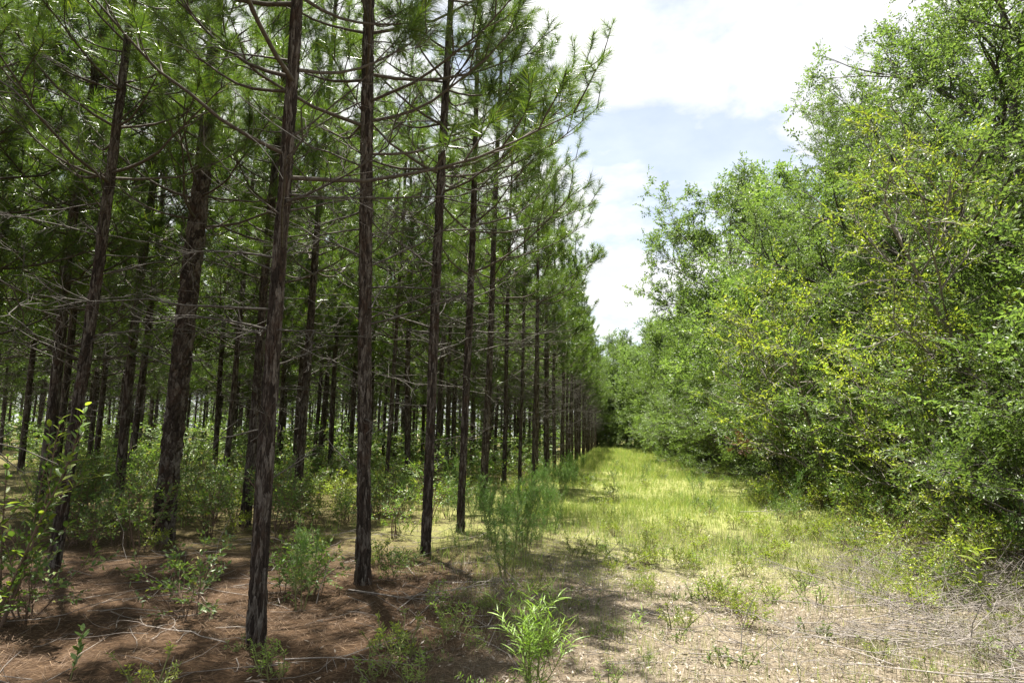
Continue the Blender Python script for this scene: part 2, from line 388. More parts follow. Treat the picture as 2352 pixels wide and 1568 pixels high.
def dead_branch(L, seed):
    r = np.random.default_rng(seed); wood = Acc()
    k = 8; t = np.linspace(0, 1, k)
    bend = r.uniform(-0.22, 0.2)
    P = np.stack([L * t, 0.12 * L * np.sin(2.5 * t + seed) * t, L * bend * t * t], -1) + r.normal(0, 0.02 * L, (k, 3)) * t[:, None]
    r0 = 0.0045 + 0.0046 * L; tube(wood, P, r0 * (1 - 0.8 * t), 4)
    for i in range(int(3 + 4 * L)):
        tt = r.uniform(0.25, 0.97); q, d = lerp_path(P, tt)
        dd = unit(d + r.normal(0, 0.7, 3) * np.array([1, 1, 0.7])); ln = r.uniform(0.12, 0.5) * L * (1.1 - tt * 0.6)
        S = smooth_path(4, q, dd, ln, 0.25, 0.0, r); tube(wood, S, np.linspace(r0 * 0.42, 0.0018, 4), 3)
        if ln > 0.3:
            for _ in range(2):
                q2, d2 = lerp_path(S, r.uniform(0.4, 0.95)); S2 = smooth_path(3, q2, d2 + r.normal(0, 0.6, 3), ln * 0.45, 0.2, 0, r)
                tube(wood, S2, [0.003, 0.0022, 0.0014], 3)
    return wood
LIVE_L = [0.55, 0.9, 1.2, 1.5, 1.75, 2.0, 2.3, 2.6]
LIVE = [live_branch(L, 100 + i + 10 * j, 95, 0.0048, airy=True) for j in range(2) for i, L in enumerate(LIVE_L)]
LIVE_LEN = LIVE_L * 2
DEAD_L = [0.35, 0.6, 0.9, 1.2, 1.5, 1.9]
DEAD = [dead_branch(L, 200 + i + 10 * j) for j in range(2) for i, L in enumerate(DEAD_L)]
DEAD_LEN = DEAD_L * 2
LIVE_FAR = [live_branch(L, 150 + i + 10 * j, 34, 0.011) for j in range(2) for i, L in enumerate(LIVE_L)]
LIVE_MID = [live_branch(L, 170 + i + 10 * j, 48, 0.0105, airy=True) for j in range(2) for i, L in enumerate(LIVE_L)]
LIVE_M = [(w.mesh('pine_limb', M_PWOOD), n.mesh('pine_needles', M_NEEDLE, False)) for w, n in LIVE]
DEAD_M = [w.mesh('dead_limb', M_DEAD) for w in DEAD]

def trunk_radius(z, H, r0):
    t = np.clip(z / H, 0, 1)
    return r0 * (0.16 * np.exp(-z / 0.25) + 1.0 - 0.45 * t - 0.47 * t ** 3) + 0.006
def trunk_axis(z, seed):
    r = np.random.default_rng(seed); a1, a2, p1, p2 = r.uniform(0.01, 0.035), r.uniform(0.01, 0.035), *r.uniform(0, 6, 2)
    z = np.asarray(z, float)
    return np.stack([a1 * (np.sin(0.75 * z + p1) - math.sin(p1)), a2 * (np.sin(0.6 * z + p2) - math.sin(p2)), z], -1)
def trunk_mesh(H, r0, seed, fine):
    r = np.random.default_rng(seed + 5); acc = Acc()
    if not fine:
        z = np.concatenate([[-0.15, 0, 0.1, 0.3], np.linspace(0.8, H - 0.3, 15), [H - 0.12]])
        tube(acc, trunk_axis(z, seed), trunk_radius(np.maximum(z, 0), H, r0), 10)
        return acc.mesh('pine_trunk', M_BARK)
    ns = 60; z = np.concatenate([np.arange(-0.15, 8.0, 0.02), np.arange(8.0, H - 0.12, 0.12)])
    rad = trunk_radius(np.maximum(z, 0), H, r0); C = trunk_axis(z, seed)
    th = np.arange(ns) * 2 * np.pi / ns
    U, W = np.meshgrid(th, z)
    # plated bark: jittered cells, tall and narrow, with furrows between them
    cu, cw = 11, 0.155
    U2 = U / (2 * np.pi) * cu + 0.22 * np.sin(W * 9 + 2 * np.sin(W * 2.3)); W2 = W / cw + 0.35 * np.sin(U * 3 + W)
    jit = r.random((200, cu, 2)); f1 = np.full(U.shape, 9.0); f2 = f1.copy()
    hgt = np.zeros(U.shape); hj = r.random((200, cu))
    iu, iw = np.floor(U2).astype(int), np.floor(W2).astype(int)
    for du in (-1, 0, 1):
        for dw in (-1, 0, 1):
            a_, b_ = (iu + du), (iw + dw)
            j = jit[b_ % 200, a_ % cu]
            d = np.hypot(a_ + j[..., 0] - U2, (b_ + j[..., 1] - W2))
            nearer = d < f1
            f2 = np.where(nearer, f1, np.minimum(f2, d)); hgt = np.where(nearer, hj[b_ % 200, a_ % cu], hgt); f1 = np.where(nearer, d, f1)
    edge = np.clip((f2 - f1) / 0.22, 0, 1)
    disp = (edge ** 0.6 - 0.8) * 0.026 + (hgt - 0.5) * 0.016 + 0.003 * np.sin(U * 23 + 5 * np.sin(W * 31)) * np.sin(W * 57 + U * 3)
    disp *= np.clip(rad / 0.09, 0.3, 1.3)[:, None]
    RR = rad[:, None] + disp + 0.006 * np.sin(2 * U + W * 0.8)
    V = C[:, None] + np.stack([RR * np.cos(U), RR * np.sin(U), np.zeros_like(U)], -1)
    i = np.arange(len(z) - 1)[:, None] * ns; j = np.arange(ns)[None]; j2 = (j + 1) % ns
    acc.add(V, None, np.stack([i + j, i + j2, i + ns + j2, i + ns + j], -1).reshape(-1, 4))
    return acc.mesh('pine_trunk', M_BARK, True)

def branch_plan(H, seed, live_from=4.2, airy=False):
    "list of (dead?, proto index, z, azimuth, elevation)"
    r = np.random.default_rng(seed); out = []; z = 0.9 + r.random() * 0.5; az0 = r.random() * 6.28
    while z < H - 0.35:
        frac = z / H; lf = live_from + r.normal(0, 0.5)
        if z < lf:
            for i in range(r.integers(1, 4) if z < 2.4 else r.integers(3, 6)):
                L = r.uniform(0.35, 0.9) if z < 2.2 else r.uniform(0.5, 1.9)
                k = int(np.argmin([abs(L - x) for x in DEAD_LEN])) + (len(DEAD_L) if r.random() < 0.5 else 0)
                out.append((True, k, z + r.uniform(-0.15, 0.15), r.random() * 6.28, np.radians(r.uniform(-12, 32))))
            z += r.uniform(0.3, 0.5)
        else:
            nb = r.integers(3, 6) if airy else r.integers(4, 7) + (1 if frac > 0.6 else 0)
            for i in range(nb):
                Lm = 2.35 * (1 - max(0, (frac - 0.36)) / 0.66) ** 1.1 if airy else 2.5 * (1 - max(0, (frac - 0.42)) / 0.6) ** 0.8
                L = max(0.5, Lm * r.uniform(0.68, 1.05))
                k = int(np.argmin([abs(L - x) for x in LIVE_L])) + (len(LIVE_L) if r.random() < 0.5 else 0)
                out.append((False, k, z + r.uniform(-0.12, 0.12), az0 + i * 6.28 / nb + r.normal(0, 0.25), np.radians(r.uniform(2, 30) + 22 * max(0, frac - 0.4))))
                if frac < 0.62 and r.random() < 0.45:
                    out.append((True, r.integers(0, len(DEAD)), z + r.uniform(-0.3, 0.3), r.random() * 6.28, np.radians(r.uniform(-5, 35))))
            z += r.uniform(0.45, 0.8); az0 += 0.7
    return out
def branch_matrix(H, r0, seed, z, az, el):
    p = trunk_axis(z, seed); rr = float(trunk_radius(np.array(z), H, r0)) * 0.6
    h = np.array([math.cos(az), math.sin(az), 0])
    d = h * math.cos(el) + np.array([0, 0, math.sin(el)])
    return frame(d, (0, 0, 1), p + h * rr)[0]
def top_shoot(need, wood, H, seed, r, n=60, w=0.0042):
    p = trunk_axis(H, seed)
    tube(wood, [p - np.array([0, 0, 0.45]), p], [0.012, 0.006], 5)
    tuft(need, p, (0, 0, 1), int(n * 1.6), 0.2, w, 0.5, r=r)
    for i in range(5):
        d = np.array([math.cos(i * 1.26), math.sin(i * 1.26), 1.6]); q = p + unit(d) * 0.3 - np.array([0, 0, 0.35])
        tube(wood, [p - np.array([0, 0, 0.4]), q], [0.006, 0.004], 3); tuft(need, q, d, n, 0.2, w, 0.25, r=r)
class Pine:
    def __init__(s, H, r0, seed, live_from, split=None, airy=False, trunk=None):
        s.H, s.r0, s.seed, s.split = H, r0, seed, split
        r = np.random.default_rng(seed + 77); plan = branch_plan(H, seed, live_from, airy)
        s.trunk = trunk or trunk_mesh(H, r0, seed, split is not None)
        s.low = [p for p in plan if split is not None and p[2] < split]
        wood, need, dead = Acc(), Acc(), Acc()
        for dd, k, z, az, el in plan:
            if split is not None and z < split: continue
            M = branch_matrix(H, r0, seed, z, az, el)[None]
            if dd: wood.stamp(DEAD[k], M, 1)
            else:
                B = (LIVE if split is not None else LIVE_MID if airy else LIVE_FAR)[k]; wood.stamp(B[0], M, 0); need.stamp(B[1], M)
        top_shoot(need, wood, H, seed, r)
        s.wood = wood.mesh('pine_branchwork', [M_PWOOD, M_DEAD]); s.crown = need.mesh('pine_crown', M_NEEDLE, False)
    def place(s, x, y, z, rz, sc=1.0, lean=(0, 0), fat=1.0, full=True):
        e = new_obj('pine_tree'); e.rotation_mode = 'ZYX'; e.location = (x, y, z); e.rotation_euler = (lean[0], lean[1], rz); e.scale = (sc, sc, sc)
        t = new_obj('trunk', s.trunk, e); t.scale = (fat, fat, 1)
        new_obj('branchwork', s.wood, e); new_obj('crown', s.crown, e)
        for dd, k, zz, az, el in s.low:
            M = Matrix(branch_matrix(s.H, s.r0 * fat, s.seed, zz, az, el).tolist())
            if dd: new_obj('dead_branch', DEAD_M[k], e, mw=M)
            else:
                b = new_obj('branch', LIVE_M[k][0], e, mw=M); new_obj('needles', LIVE_M[k][1], b)
        return e
NEAR = [Pine(13.2, 0.098, 31, 4.6, 8.0, True), Pine(13.6, 0.100, 32, 4.2, 8.0, True), Pine(12.8, 0.096, 33, 4.9, 8.0, True)]
INNER = [Pine(13.2, 0.098, 31, 4.4, 7.0, False, NEAR[0].trunk), Pine(13.6, 0.100, 32, 4.8, 7.0, False, NEAR[1].trunk)]
FRONT = [Pine(12.6 + 0.5 * i, 0.084 + 0.005 * i, 36 + i, 4.3 + 0.3 * i, None, True) for i in range(4)]
FAR = [Pine(13.0 + 0.35 * i, 0.088 + 0.006 * (i % 3), 41 + i, 3.1 + 0.25 * i) for i in range(5)]

pines = []; e_proto = {}
def put_pine(proto, x, y, z, label, group, fatw=None, sc=None, rz=None, lean=None):
    sc = rng.uniform(0.93, 1.07) if sc is None else sc
    rz = rng.random() * 6.28 if rz is None else rz
    lean = rng.normal(0, 0.012, 2) if lean is None else lean
    fat = 1.0 if fatw is None else fatw / (proto.r0 * 2 * sc)
    e = proto.place(x, y, z, rz, sc, lean, fat)
    tag(e, label, 'pine tree', group); pines.append((x, y)); e_proto[e.name] = (proto, fat)
    return e
G1, G2, G3 = 'pines of the front row along the lane', 'pines of the second plantation row', 'pines deeper in the plantation'
# front row, nearest first: photo column and row of the foot, trunk width in photo pixels
front = [(586, 1480, 46, 'rough-barked pine nearest the camera, its foot lowest in the picture'),
         (834, 1338, 44, 'straight dark pine with a flap of loose bark, second from camera in front row'),
         (977, 1276, 31, 'pine on bare needle floor, third from the camera in the front row'),
         (1057, 1222, 24, 'pine beside the feathery weed, fourth from the camera in the front row'),
         (1108, 1170, 22, 'pine standing behind low brush, fifth from the camera in the front row'),
         (1157, 1120, 14, 'slim pine, sixth from the camera in the front row'),
         (1193, 1118, 12, 'slim pine, seventh from the camera in the front row'),
         (1224, 1126, 12, 'slender pine nearest the lane, eighth from the camera in front row')]
FRONT_TREES = []; RZ1 = [0.0, 4.7124, 4.4, 1.2, 3.0, 5.2, 0.2, 2.2]
for i, (px, py, w, lab) in enumerate(front):
    x, y, z = ground_at(px, py)
    p = NEAR[i % 3] if i < 6 else FRONT[i % 4]
    e = put_pine(p, x, y, z, lab, G1, rz=RZ1[i], fatw=w / FPX * math.hypot(x, y) * 0.68, lean=(0.0, (-0.014, -0.042, 0.008, 0.004, 0.012, 0.0, 0.0, 0.0)[i])); FRONT_TREES.append(e)
for e, limbs in zip(list(FRONT_TREES), [[(3.7, 0.15, 0.05, 1.05), (4.6, 2.9, 0.5, 1.0), (3.9, 3.6, 0.45, 0.95)], [(5.2, -0.35, 0.2, 1.0), (4.6, 0.6, 0.25, 0.9)], [(5.6, 0.0, 0.22, 1.0), (4.7, -0.5, 0.15, 0.9)], [(6.4, -0.2, 0.2, 1.05), (5.3, 0.3, 0.1, 1.0)], [(6.0, 0.1, 0.2, 1.05), (7.4, -0.2, 0.25, 1.0), (4.9, -0.1, 0.0, 0.95)]]):
    for q, (zz, az, el, sc) in enumerate(limbs):
        pr, fat = e_proto[e.name]; M = Matrix(branch_matrix(pr.H, pr.r0 * fat * 0.6, pr.seed, zz, az - e.rotation_euler.z, el).tolist()) @ Matrix.Diagonal((sc * 0.92, sc * 0.8, sc * 0.8, 1))
        b = new_obj('branch', LIVE_M[7 + 8 * (q % 2)][0], e, mw=M); new_obj('needles', LIVE_M[7 + 8 * (q % 2)][1], b)
XR = -2.75
yy = 26.5; n = 8
while yy < 112:
    x = XR + rng.normal(0, 0.13) + 0.012 * max(0, yy - 30)
    lab = f'slim pine, {ORD[n]} from the camera in the front row by the lane' if n < 14 else 'thin distant pine far along the front row by the lane'
    put_pine(FRONT[int(rng.integers(4))], x, yy, float(gz(x, yy)), lab, G1, sc=rng.uniform(0.86, 1.1))
    n += 1; yy += rng.uniform(1.9, 2.9)
# second row and third row: photo columns of the trunks near the ground, trunk widths in photo pixels
second = [(130, 30, 'dark pine leaning right behind the leafy bush at the left edge'),
          (378, 56, 'thickest dark trunk in the wood, left of the nearest pine'),
          (566, 28, 'dark pine half hidden behind the nearest pine'),
          (682, 24, 'pine standing between the nearest and the second front pines'),
          (888, 14, 'thin pine seen between the second and third front pines')]
def nth(n, what, row): return f'{what}, {ORD[n]} from the camera in the {row} row back from the lane' if n < 20 else f'{what} at the far end of the {row} row back from the lane'
row2 = []; RZ2 = [1.1781, 1.3, 2.9, 4.0, 5.1]
for i, (px, w, lab) in enumerate(second):
    x, y, z = row_point(px, -6.35 - 0.25 * (i % 2))
    put_pine(NEAR[2] if i == 0 else INNER[i % 2] if i < 4 else FAR[1], x, y, z, lab, G2, rz=RZ2[i], fatw=0.68 * w / FPX * math.hypot(x, y), lean=(0, 0.03 if i == 0 else 0.012)); row2.append(y)
yy = max(row2) + 2.3; n = 0
while yy < 80:
    x = -6.4 + rng.normal(0, 0.2)
    put_pine(FAR[(n * 2 + 1) % 5], x, yy, float(gz(x, yy)), nth(n + 5, 'slim pine', 'second'), G2); n += 1; yy += rng.uniform(1.9, 3.0)
third = [(94, 30, 'dark pine at the left edge behind the leaning one'), (272, 27, 'dark straight pine left of the thickest trunk'), (515, 18, 'pine just left of the nearest pine, further back')]
ys = []
for i, (px, w, lab) in enumerate(third):
    x, y, z = row_point(px, -9.8)
    put_pine(FAR[i], x, y, z, lab, G3, fatw=0.68 * w / FPX * math.hypot(x, y), lean=(0, 0.015)); ys.append(y)
yy = max(ys) + 2.2; n = 3
while yy < 66:
    x = -9.9 + rng.normal(0, 0.22); put_pine(FAR[int(rng.integers(5))], x, yy, float(gz(x, yy)), nth(n, 'shaded pine', 'third'), G3); yy += rng.uniform(1.9, 3.0); n += 1
for k in range(4, 16):
    xr = -9.9 - 3.5 * (k - 3)
    yy = -xr / 1.1 + rng.uniform(0, 2); n = 0
    while yy < 63:
        if k > 4 and yy > 24 and rng.random() < 0.32: yy += 2.4; continue
        x = xr + rng.normal(0, 0.3)
        put_pine(FAR[int(rng.integers(5))], x, yy, float(gz(x, yy)), nth(n, 'dark thin pine', ORD[k - 1]), G3); yy += rng.uniform(1.9, 3.1); n += 1
# pines just outside the frame whose crowns hang into its top left corner and shade the foreground
for x, y in [(-3.0, 2.0), (-6.4, 3.4), (-10.0, 8.6), (-13.4, 11.0), (-10.2, 6.2)]:
    put_pine(FAR[int(rng.integers(5))], x, y, float(gz(x, y)), 'pine beyond the left edge whose needles hang into the upper left corner', 'pines beside the frame')
print('PINES', len(pines))
# the plantation goes on out of reach: one mass of trees
wood, need, tr = Acc(), Acc(), Acc()
for i in range(230):
    yv = rng.uniform(60, 105); x = rng.uniform(-1.05 * yv, -8)
    H = rng.uniform(12.5, 14.5); z0 = float(gz(x, yv))
    tube(tr, [(x, yv, z0 - 0.1), (x + rng.normal(0, .1), yv, z0 + H / 2), (x, yv, z0 + H)], [0.12, 0.08, 0.02], 5, 0)
    for j in range(28):
        zz = rng.uniform(2.0, H); aa = rng.random() * 6.28; L = (1 - (zz / H) ** 2) * rng.uniform(0.5, 2.4) + 0.2
        p = np.array([x + L * math.cos(aa), yv + L * math.sin(aa), z0 + zz + 0.3 * L])
        tuft(tr, p, (math.cos(aa), math.sin(aa), 0.5), 15, 0.6, 0.08, 0.9, 1)
o = new_obj('far_pine_wood', tr.mesh('far_pine_wood', [M_BARK, M_NEEDLE], False))
tag(o, 'mass of far pines closing the view through the plantation', 'pine wood', kind='stuff')

# ------------------------------------------------------------------ leaves, sprays, broadleaf trees
def leaf_proto(L, w, fold=0.25, curl=0.12):
    a = Acc(); a.add([(0, 0, 0), (0.45 * L, w / 2, fold * w / 2), (L, 0, -curl * L), (0.45 * L, -w / 2, fold * w / 2)], [(0, 2, 1), (0, 3, 2)]); return a
def big_leaf(L, w, curl=0.15):
    a = Acc(); xs = np.array([0.0, 0.12, 0.35, 0.65, 0.88, 1.0]); ws = np.array([0.06, 0.55, 1.0, 0.9, 0.5, 0.03]) * w / 2
    V = []
    for x, h in zip(xs, ws): z = -curl * L * x * x; V += [(x * L, -h, z + 0.3 * h), (x * L, 0, z), (x * L, h, z + 0.3 * h)]
    Q = []
    for i in range(5):
        b = i * 3; Q += [(b, b + 3, b + 4, b + 1), (b + 1, b + 4, b + 5, b + 2)]
    a.add(V, None, Q); return a
def spray(seed, length, nleaf, L, w, spread=1.0, sub=3):
    "a twig with leaves: slot 0 leaf, slot 1 twig"
    r = np.random.default_rng(seed); acc = Acc(); lp = leaf_proto(L, w)
    tw = [smooth_path(4, (0, 0, 0), (1, 0, 0.05), length, 0.1, 0.02, r)]
    for i in range(sub):
        q, d = lerp_path(tw[0], r.uniform(0.15, 0.8)); s = 1 if i % 2 else -1
        tw.append(smooth_path(3, q, d + np.array([0, s * 0.9, r.normal(0, 0.35)]), length * r.uniform(0.35, 0.65), 0.12, 0.03, r))
    for P in tw[:2]: tube(acc, P[[0, -1]], [0.0045, 0.0016], 3, 1)
    lens = np.array([np.linalg.norm(P[-1] - P[0]) for P in tw]); lens /= lens.sum()
    for P, f in zip(tw, lens):
        k = max(3, int(nleaf * f)); pos, dr = [], []
        for i in range(k):
            q, d = lerp_path(P, min(0.999, 0.12 + 0.88 * (i + r.random()) / k)); s = 1 if i % 2 else -1
            side = np.array([-d[1], d[0], 0]) * s
            dr.append(unit(d * 0.7 + side * r.uniform(0.3, 1.2) * spread + r.normal(0, 0.3, 3))); pos.append(q)
        up = unit(np.array([0, 0, 1.0]) + r.normal(0, 0.42, (k, 3)))
        acc.stamp(lp, frame(np.array(dr), up, np.array(pos), r.uniform(0.65, 1.2, k)), 0)
    return acc
def broadleaf(seed, H, Rc, trunk_r, sprays, n_limb=12, base=0.12, lean=(0, 0), per=5, shape=0.5, upr=0.35, spray_scale=1.0, extra_bare=0):
    "tapered trunk, limbs, branches and a crown of leaf sprays; returns three Acc: trunk, limbs, crown"
    r = np.random.default_rng(seed); tk, lb, cw = Acc(), Acc(), Acc()
    k = 12; t = np.linspace(0, 1, k)
    P = np.stack([lean[0] * t ** 1.3 + 0.03 * H * np.sin(3 * t + seed) * t, lean[1] * t ** 1.3 + 0.03 * H * np.cos(2.6 * t + seed) * t, H * 0.93 * t - 0.1], -1)
    tube(tk, P, trunk_r * (1 - 0.9 * t) + 0.012, 9)
    mats = []
    def leafy(S, cnt, lo=0.3):
        for _ in range(cnt):
            q, d = lerp_path(S, r.uniform(lo, 0.999)); d2 = unit(d + r.normal(0, 0.55, 3))
            mats.append((q, d2))
    for i in range(n_limb):
        f = base + (0.97 - base) * (i + r.random() * 0.9) / n_limb
        q, d = lerp_path(P, f); az = i * 2.4 + r.normal(0, 0.35)
        prof = math.sin(math.pi * min(0.97, (0.14 + 0.86 * ((f - base) / (1 - base)) ** shape) * 0.86)) + 0.12
        L = Rc * prof * r.uniform(0.72, 1.2)
        el = math.radians(r.uniform(-5, 28) + 48 * f * f)
        dd = np.array([math.cos(az) * math.cos(el), math.sin(az) * math.cos(el), math.sin(el)])
        S = smooth_path(8, q, dd, L, 0.13, 0.04, r); rl = trunk_r * (1 - 0.85 * f) * 0.5 + 0.008
        tube(lb, S, np.linspace(rl, 0.008, 8), 6)
        leafy(S, per, 0.35)
        nb = int(4 + L * 1.9)
        for j in range(nb):
            q2, d2 = lerp_path(S, 0.22 + 0.76 * (j + r.random()) / nb); s = 1 if j % 2 else -1
            dv = unit(d2 * 0.8 + np.array([-d2[1], d2[0], 0]) * s * r.uniform(0.5, 1.2) + np.array([0, 0, r.normal(upr * 0.5, 0.4)]))
            l2 = L * r.uniform(0.2, 0.45) + 0.25
            S2 = smooth_path(5, q2, dv, l2, 0.18, 0.05, r); tube(lb, S2, np.linspace(rl * 0.35 + 0.003, 0.004, 5), 4)
            leafy(S2, per + 1, 0.2)
            for m_ in range(int(1 + l2 * 1.6)):
                q3, d3 = lerp_path(S2, r.uniform(0.25, 0.95)); S3 = smooth_path(4, q3, d3 + r.normal(0, 0.7, 3), l2 * r.uniform(0.3, 0.6) + 0.15, 0.2, 0.05, r)
                tube(lb, S3, np.linspace(0.006, 0.003, 4), 3); leafy(S3, per, 0.1)
    for _ in range(extra_bare):
        q, d = lerp_path(P, r.uniform(0.3, 0.95)); S = smooth_path(6, q, d * 0.6 + r.normal(0, 0.8, 3), Rc * r.uniform(0.4, 0.9), 0.2, 0, r)
        tube(lb, S, np.linspace(0.012, 0.003, 6), 4)
        for _ in range(5):
            q2, d2 = lerp_path(S, r.uniform(0.3, 1 - 1e-3)); S2 = smooth_path(4, q2, d2 + r.normal(0, 0.6, 3), 0.4, 0.2, 0, r); tube(lb, S2, np.linspace(0.005, 0.002, 4), 3)
    if mats:
        pos = np.array([m_[0] for m_ in mats]); dr = np.array([m_[1] for m_ in mats]); pick = r.integers(0, len(sprays), len(mats))
        up = unit(np.array([0, 0, 1.0]) + r.normal(0, 0.3, (len(mats), 3)))
        for s_i, sp in enumerate(sprays):
            w_ = pick == s_i
            cw.stamp(sp, frame(dr[w_], up[w_], pos[w_], r.uniform(0.75, 1.2, w_.sum()) * spray_scale))
    return tk, lb, cw
SP_OAK = [spray(300 + i, 0.5, 28, 0.096, 0.044) for i in range(4)]
SP_FAR = [spray(310 + i, 0.6, 20, 0.16, 0.08, sub=2) for i in range(3)]
SP_YEL = [spray(320 + i, 0.34, 22, 0.07, 0.031, 0.8, 2) for i in range(3)]
SP_GAL = [spray(330 + i, 0.3, 15, 0.066, 0.032, 1.0, 2) for i in range(3)]
SP_RED = [spray(340 + i, 0.34, 22, 0.08, 0.032, 1.0, 2) for i in range(2)]

class Tree:
    def __init__(s, name, leafm, woodm, *a_, **k_):
        tk, lb, cw = broadleaf(*a_, **k_); s.name = name
        s.t, s.l, s.c = tk.mesh('broadleaf_trunk', woodm), lb.mesh('broadleaf_limbs', woodm), cw.mesh('broadleaf_crown', [leafm, woodm], False)
        print(name, 'tris', len(s.c.polygons), len(s.l.polygons) * 2)
    def place(s, x, y, rz, sc, label, group, cat='tree', dz=0.0):
        e = new_obj(s.name); e.location = (x, y, float(gz(x, y)) + dz); e.rotation_euler = (0, 0, rz); e.scale = (sc, sc, sc)
        new_obj('trunk', s.t, e); new_obj('branchwork', s.l, e); new_obj('crown', s.c, e)
        tag(e, label, cat, group); return e
OAK_A = Tree('broadleaf_tree', M_OAK, M_OWOOD, 11, 15.5, 5.0, 0.24, SP_OAK, n_limb=19, base=0.08, per=3)
OAK_B = Tree('broadleaf_tree', M_OAK2, M_OWOOD, 12, 14.5, 4.7, 0.22, SP_OAK, n_limb=19, base=0.06, per=3)
OAK_F = Tree('broadleaf_tree', M_OAK, M_OWOOD, 13, 16.5, 5.2, 0.26, SP_FAR, n_limb=18, base=0.07, per=3, spray_scale=1.25)
OAK_G = Tree('broadleaf_tree', M_OAK2, M_OWOOD, 14, 14.5, 5.0, 0.24, SP_FAR, n_limb=18, base=0.04, per=3, spray_scale=1.25)
OAK_H = Tree('broadleaf_tree', M_OAK, M_OWOOD, 15, 18.5, 5.4, 0.3, SP_FAR, n_limb=14, base=0.42, per=3, spray_scale=1.15)
BUSH_A = Tree('tall_shrub', M_OAK, M_OWOOD, 21, 4.6, 2.1, 0.06, SP_OAK, n_limb=14, base=0.02, per=3, spray_scale=0.9)
BUSH_B = Tree('tall_shrub', M_OAK2, M_OWOOD, 22, 3.6, 1.9, 0.05, SP_OAK, n_limb=13, base=0.02, per=3, spray_scale=0.85)
YEL_A = Tree('yellow_sapling', M_YELL, M_TWIG, 23, 6.0, 2.3, 0.065, SP_YEL, n_limb=13, base=0.22, per=1, lean=(-2.9, -1.2), extra_bare=10, spray_scale=1.2)
YEL_B = Tree('yellow_shrub', M_YELL, M_TWIG, 24, 2.9, 2.0, 0.04, SP_YEL, n_limb=12, base=0.05, per=1, lean=(-1.0, -0.3), extra_bare=6, spray_scale=1.2)

GB, GS = 'broadleaf trees along the right side of the lane', 'shrubs along the foot of the right-hand trees'
big = [(OAK_B, 11.0, 12.8, 1.02, 'tall dark broadleaf tree filling the upper right corner of the picture'),
       (OAK_A, 10.0, 15.2, 0.92, 'broadleaf tree between the corner tree and the glossy tall one'),
       (OAK_A, 10.2, 18.6, 1.05, 'tall glossy broadleaf tree behind the yellow-leaved sapling'),
       (OAK_B, 9.6, 23.5, 0.95, 'broadleaf tree with feathery top left of the upper right corner tree'),
       (OAK_A, 10.0, 29.0, 0.95, 'mid-green broadleaf tree behind the yellow sapling top'),
       (OAK_F, 10.4, 35.0, 0.92, 'broadleaf tree with rounded top midway along the right side'),
       (OAK_G, 8.9, 39.5, 0.80, 'lower bushy broadleaf tree leaning to the lane midway along'),
       (OAK_H, 8.6, 47.5, 1.0, 'tallest open-crowned tree with bare underside reaching over the lane'),
       (OAK_G, 8.6, 45.0, 0.72, 'dense dark tree under the open-crowned tall tree'),
       (OAK_F, 9.0, 53.0, 0.80, 'bushy broadleaf tree past the open-crowned tall tree'),
       (OAK_G, 8.2, 60.0, 0.85, 'dark broadleaf tree on the right far along the lane'),
       (OAK_F, 7.6, 68.0, 0.90, 'pale broadleaf tree far down the right side'),
       (OAK_G, 6.9, 77.0, 0.95, 'distant broadleaf tree near the narrow end of the lane'),
       (OAK_F, 5.8, 87.0, 0.95, 'far broadleaf tree closing in on the lane end'),
       (OAK_G, 3.4, 97.0, 1.0, 'broadleaf tree standing across the far lane end'),
       (OAK_F, 0.2, 104.0, 0.95, 'far rounded tree at the end of the pine row'),
       (OAK_G, -3.5, 110.0, 0.9, 'dark tree closing the end of the pine rows'),
       (OAK_G, -9.0, 112.0, 0.95, 'dark tree behind the far end of the plantation'),
       (OAK_F, 2.6, 113.0, 1.0, 'hindmost tree straight down the lane'),
       (OAK_G, 7.5, 104.0, 1.05, 'distant tree behind the lane end on the right')]
for i, (T, x, y, s, lab) in enumerate(big): T.place(x, y, 1.7 * i + 0.4, s, lab, GB)
for i, y in enumerate([14, 20.5, 27, 33.5, 40, 48, 57, 67, 79]):
    x = 16.2 + rng.normal(0, 0.7)
    (OAK_F if i % 2 else OAK_G).place(x, y, rng.random() * 6.28, rng.uniform(0.9, 1.08), 'tree in the back of the broadleaf belt, its crown seen only through gaps', 'trees behind the broadleaf belt')
skirt = [(BUSH_A, 6.9, 9.2, 0.95, 'leafy glossy shrub nearest the camera at the right edge'),
         (BUSH_B, 5.4, 8.6, 0.72, 'low glossy shrub in front of the right edge thicket'),
         (BUSH_A, 7.9, 11.2, 1.15, 'tall shrub behind the right edge thicket, dark inside'),
         (BUSH_B, 6.4, 11.6, 0.85, 'green shrub left of the right edge thicket below the yellow sapling'),
         (BUSH_A, 7.4, 14.6, 1.1, 'shrub just behind the yellow-leaved sapling'),
         (BUSH_B, 6.4, 17.2, 0.95, 'shrub behind the shrub with red-brown dead leaves'),
         (BUSH_A, 6.6, 20.0, 1.15, 'dark-hollowed shrub right of the grass where the lane narrows'),
         (BUSH_B, 6.1, 22.8, 1.2, 'bushy shrub overhanging the tall grass of the lane')]
for i, (T, x, y, s, lab) in enumerate(skirt): T.place(x, y, 2.1 * i, s, lab, GS, 'shrub')
for i, y in enumerate(np.arange(26, 84, 3.7)):
    x = 6.0 + rng.normal(0, 0.35) - 0.012 * max(0, y - 50)
    (BUSH_A if i % 2 else BUSH_B).place(x, y, rng.random() * 6.28, rng.uniform(1.0, 1.4), 'shrub in the far green wall along the right side of the lane', 'far shrubs on the right of the lane', 'shrub')
YEL_A.place(7.3, 12.9, 0.0, 1.0, 'leaning yellow-green sapling with bare grey twigs reaching left', None, 'sapling')
YEL_B.place(6.2, 14.2, 0.3, 1.0, 'yellow-green shrub low under the leaning yellow sapling', None, 'shrub')
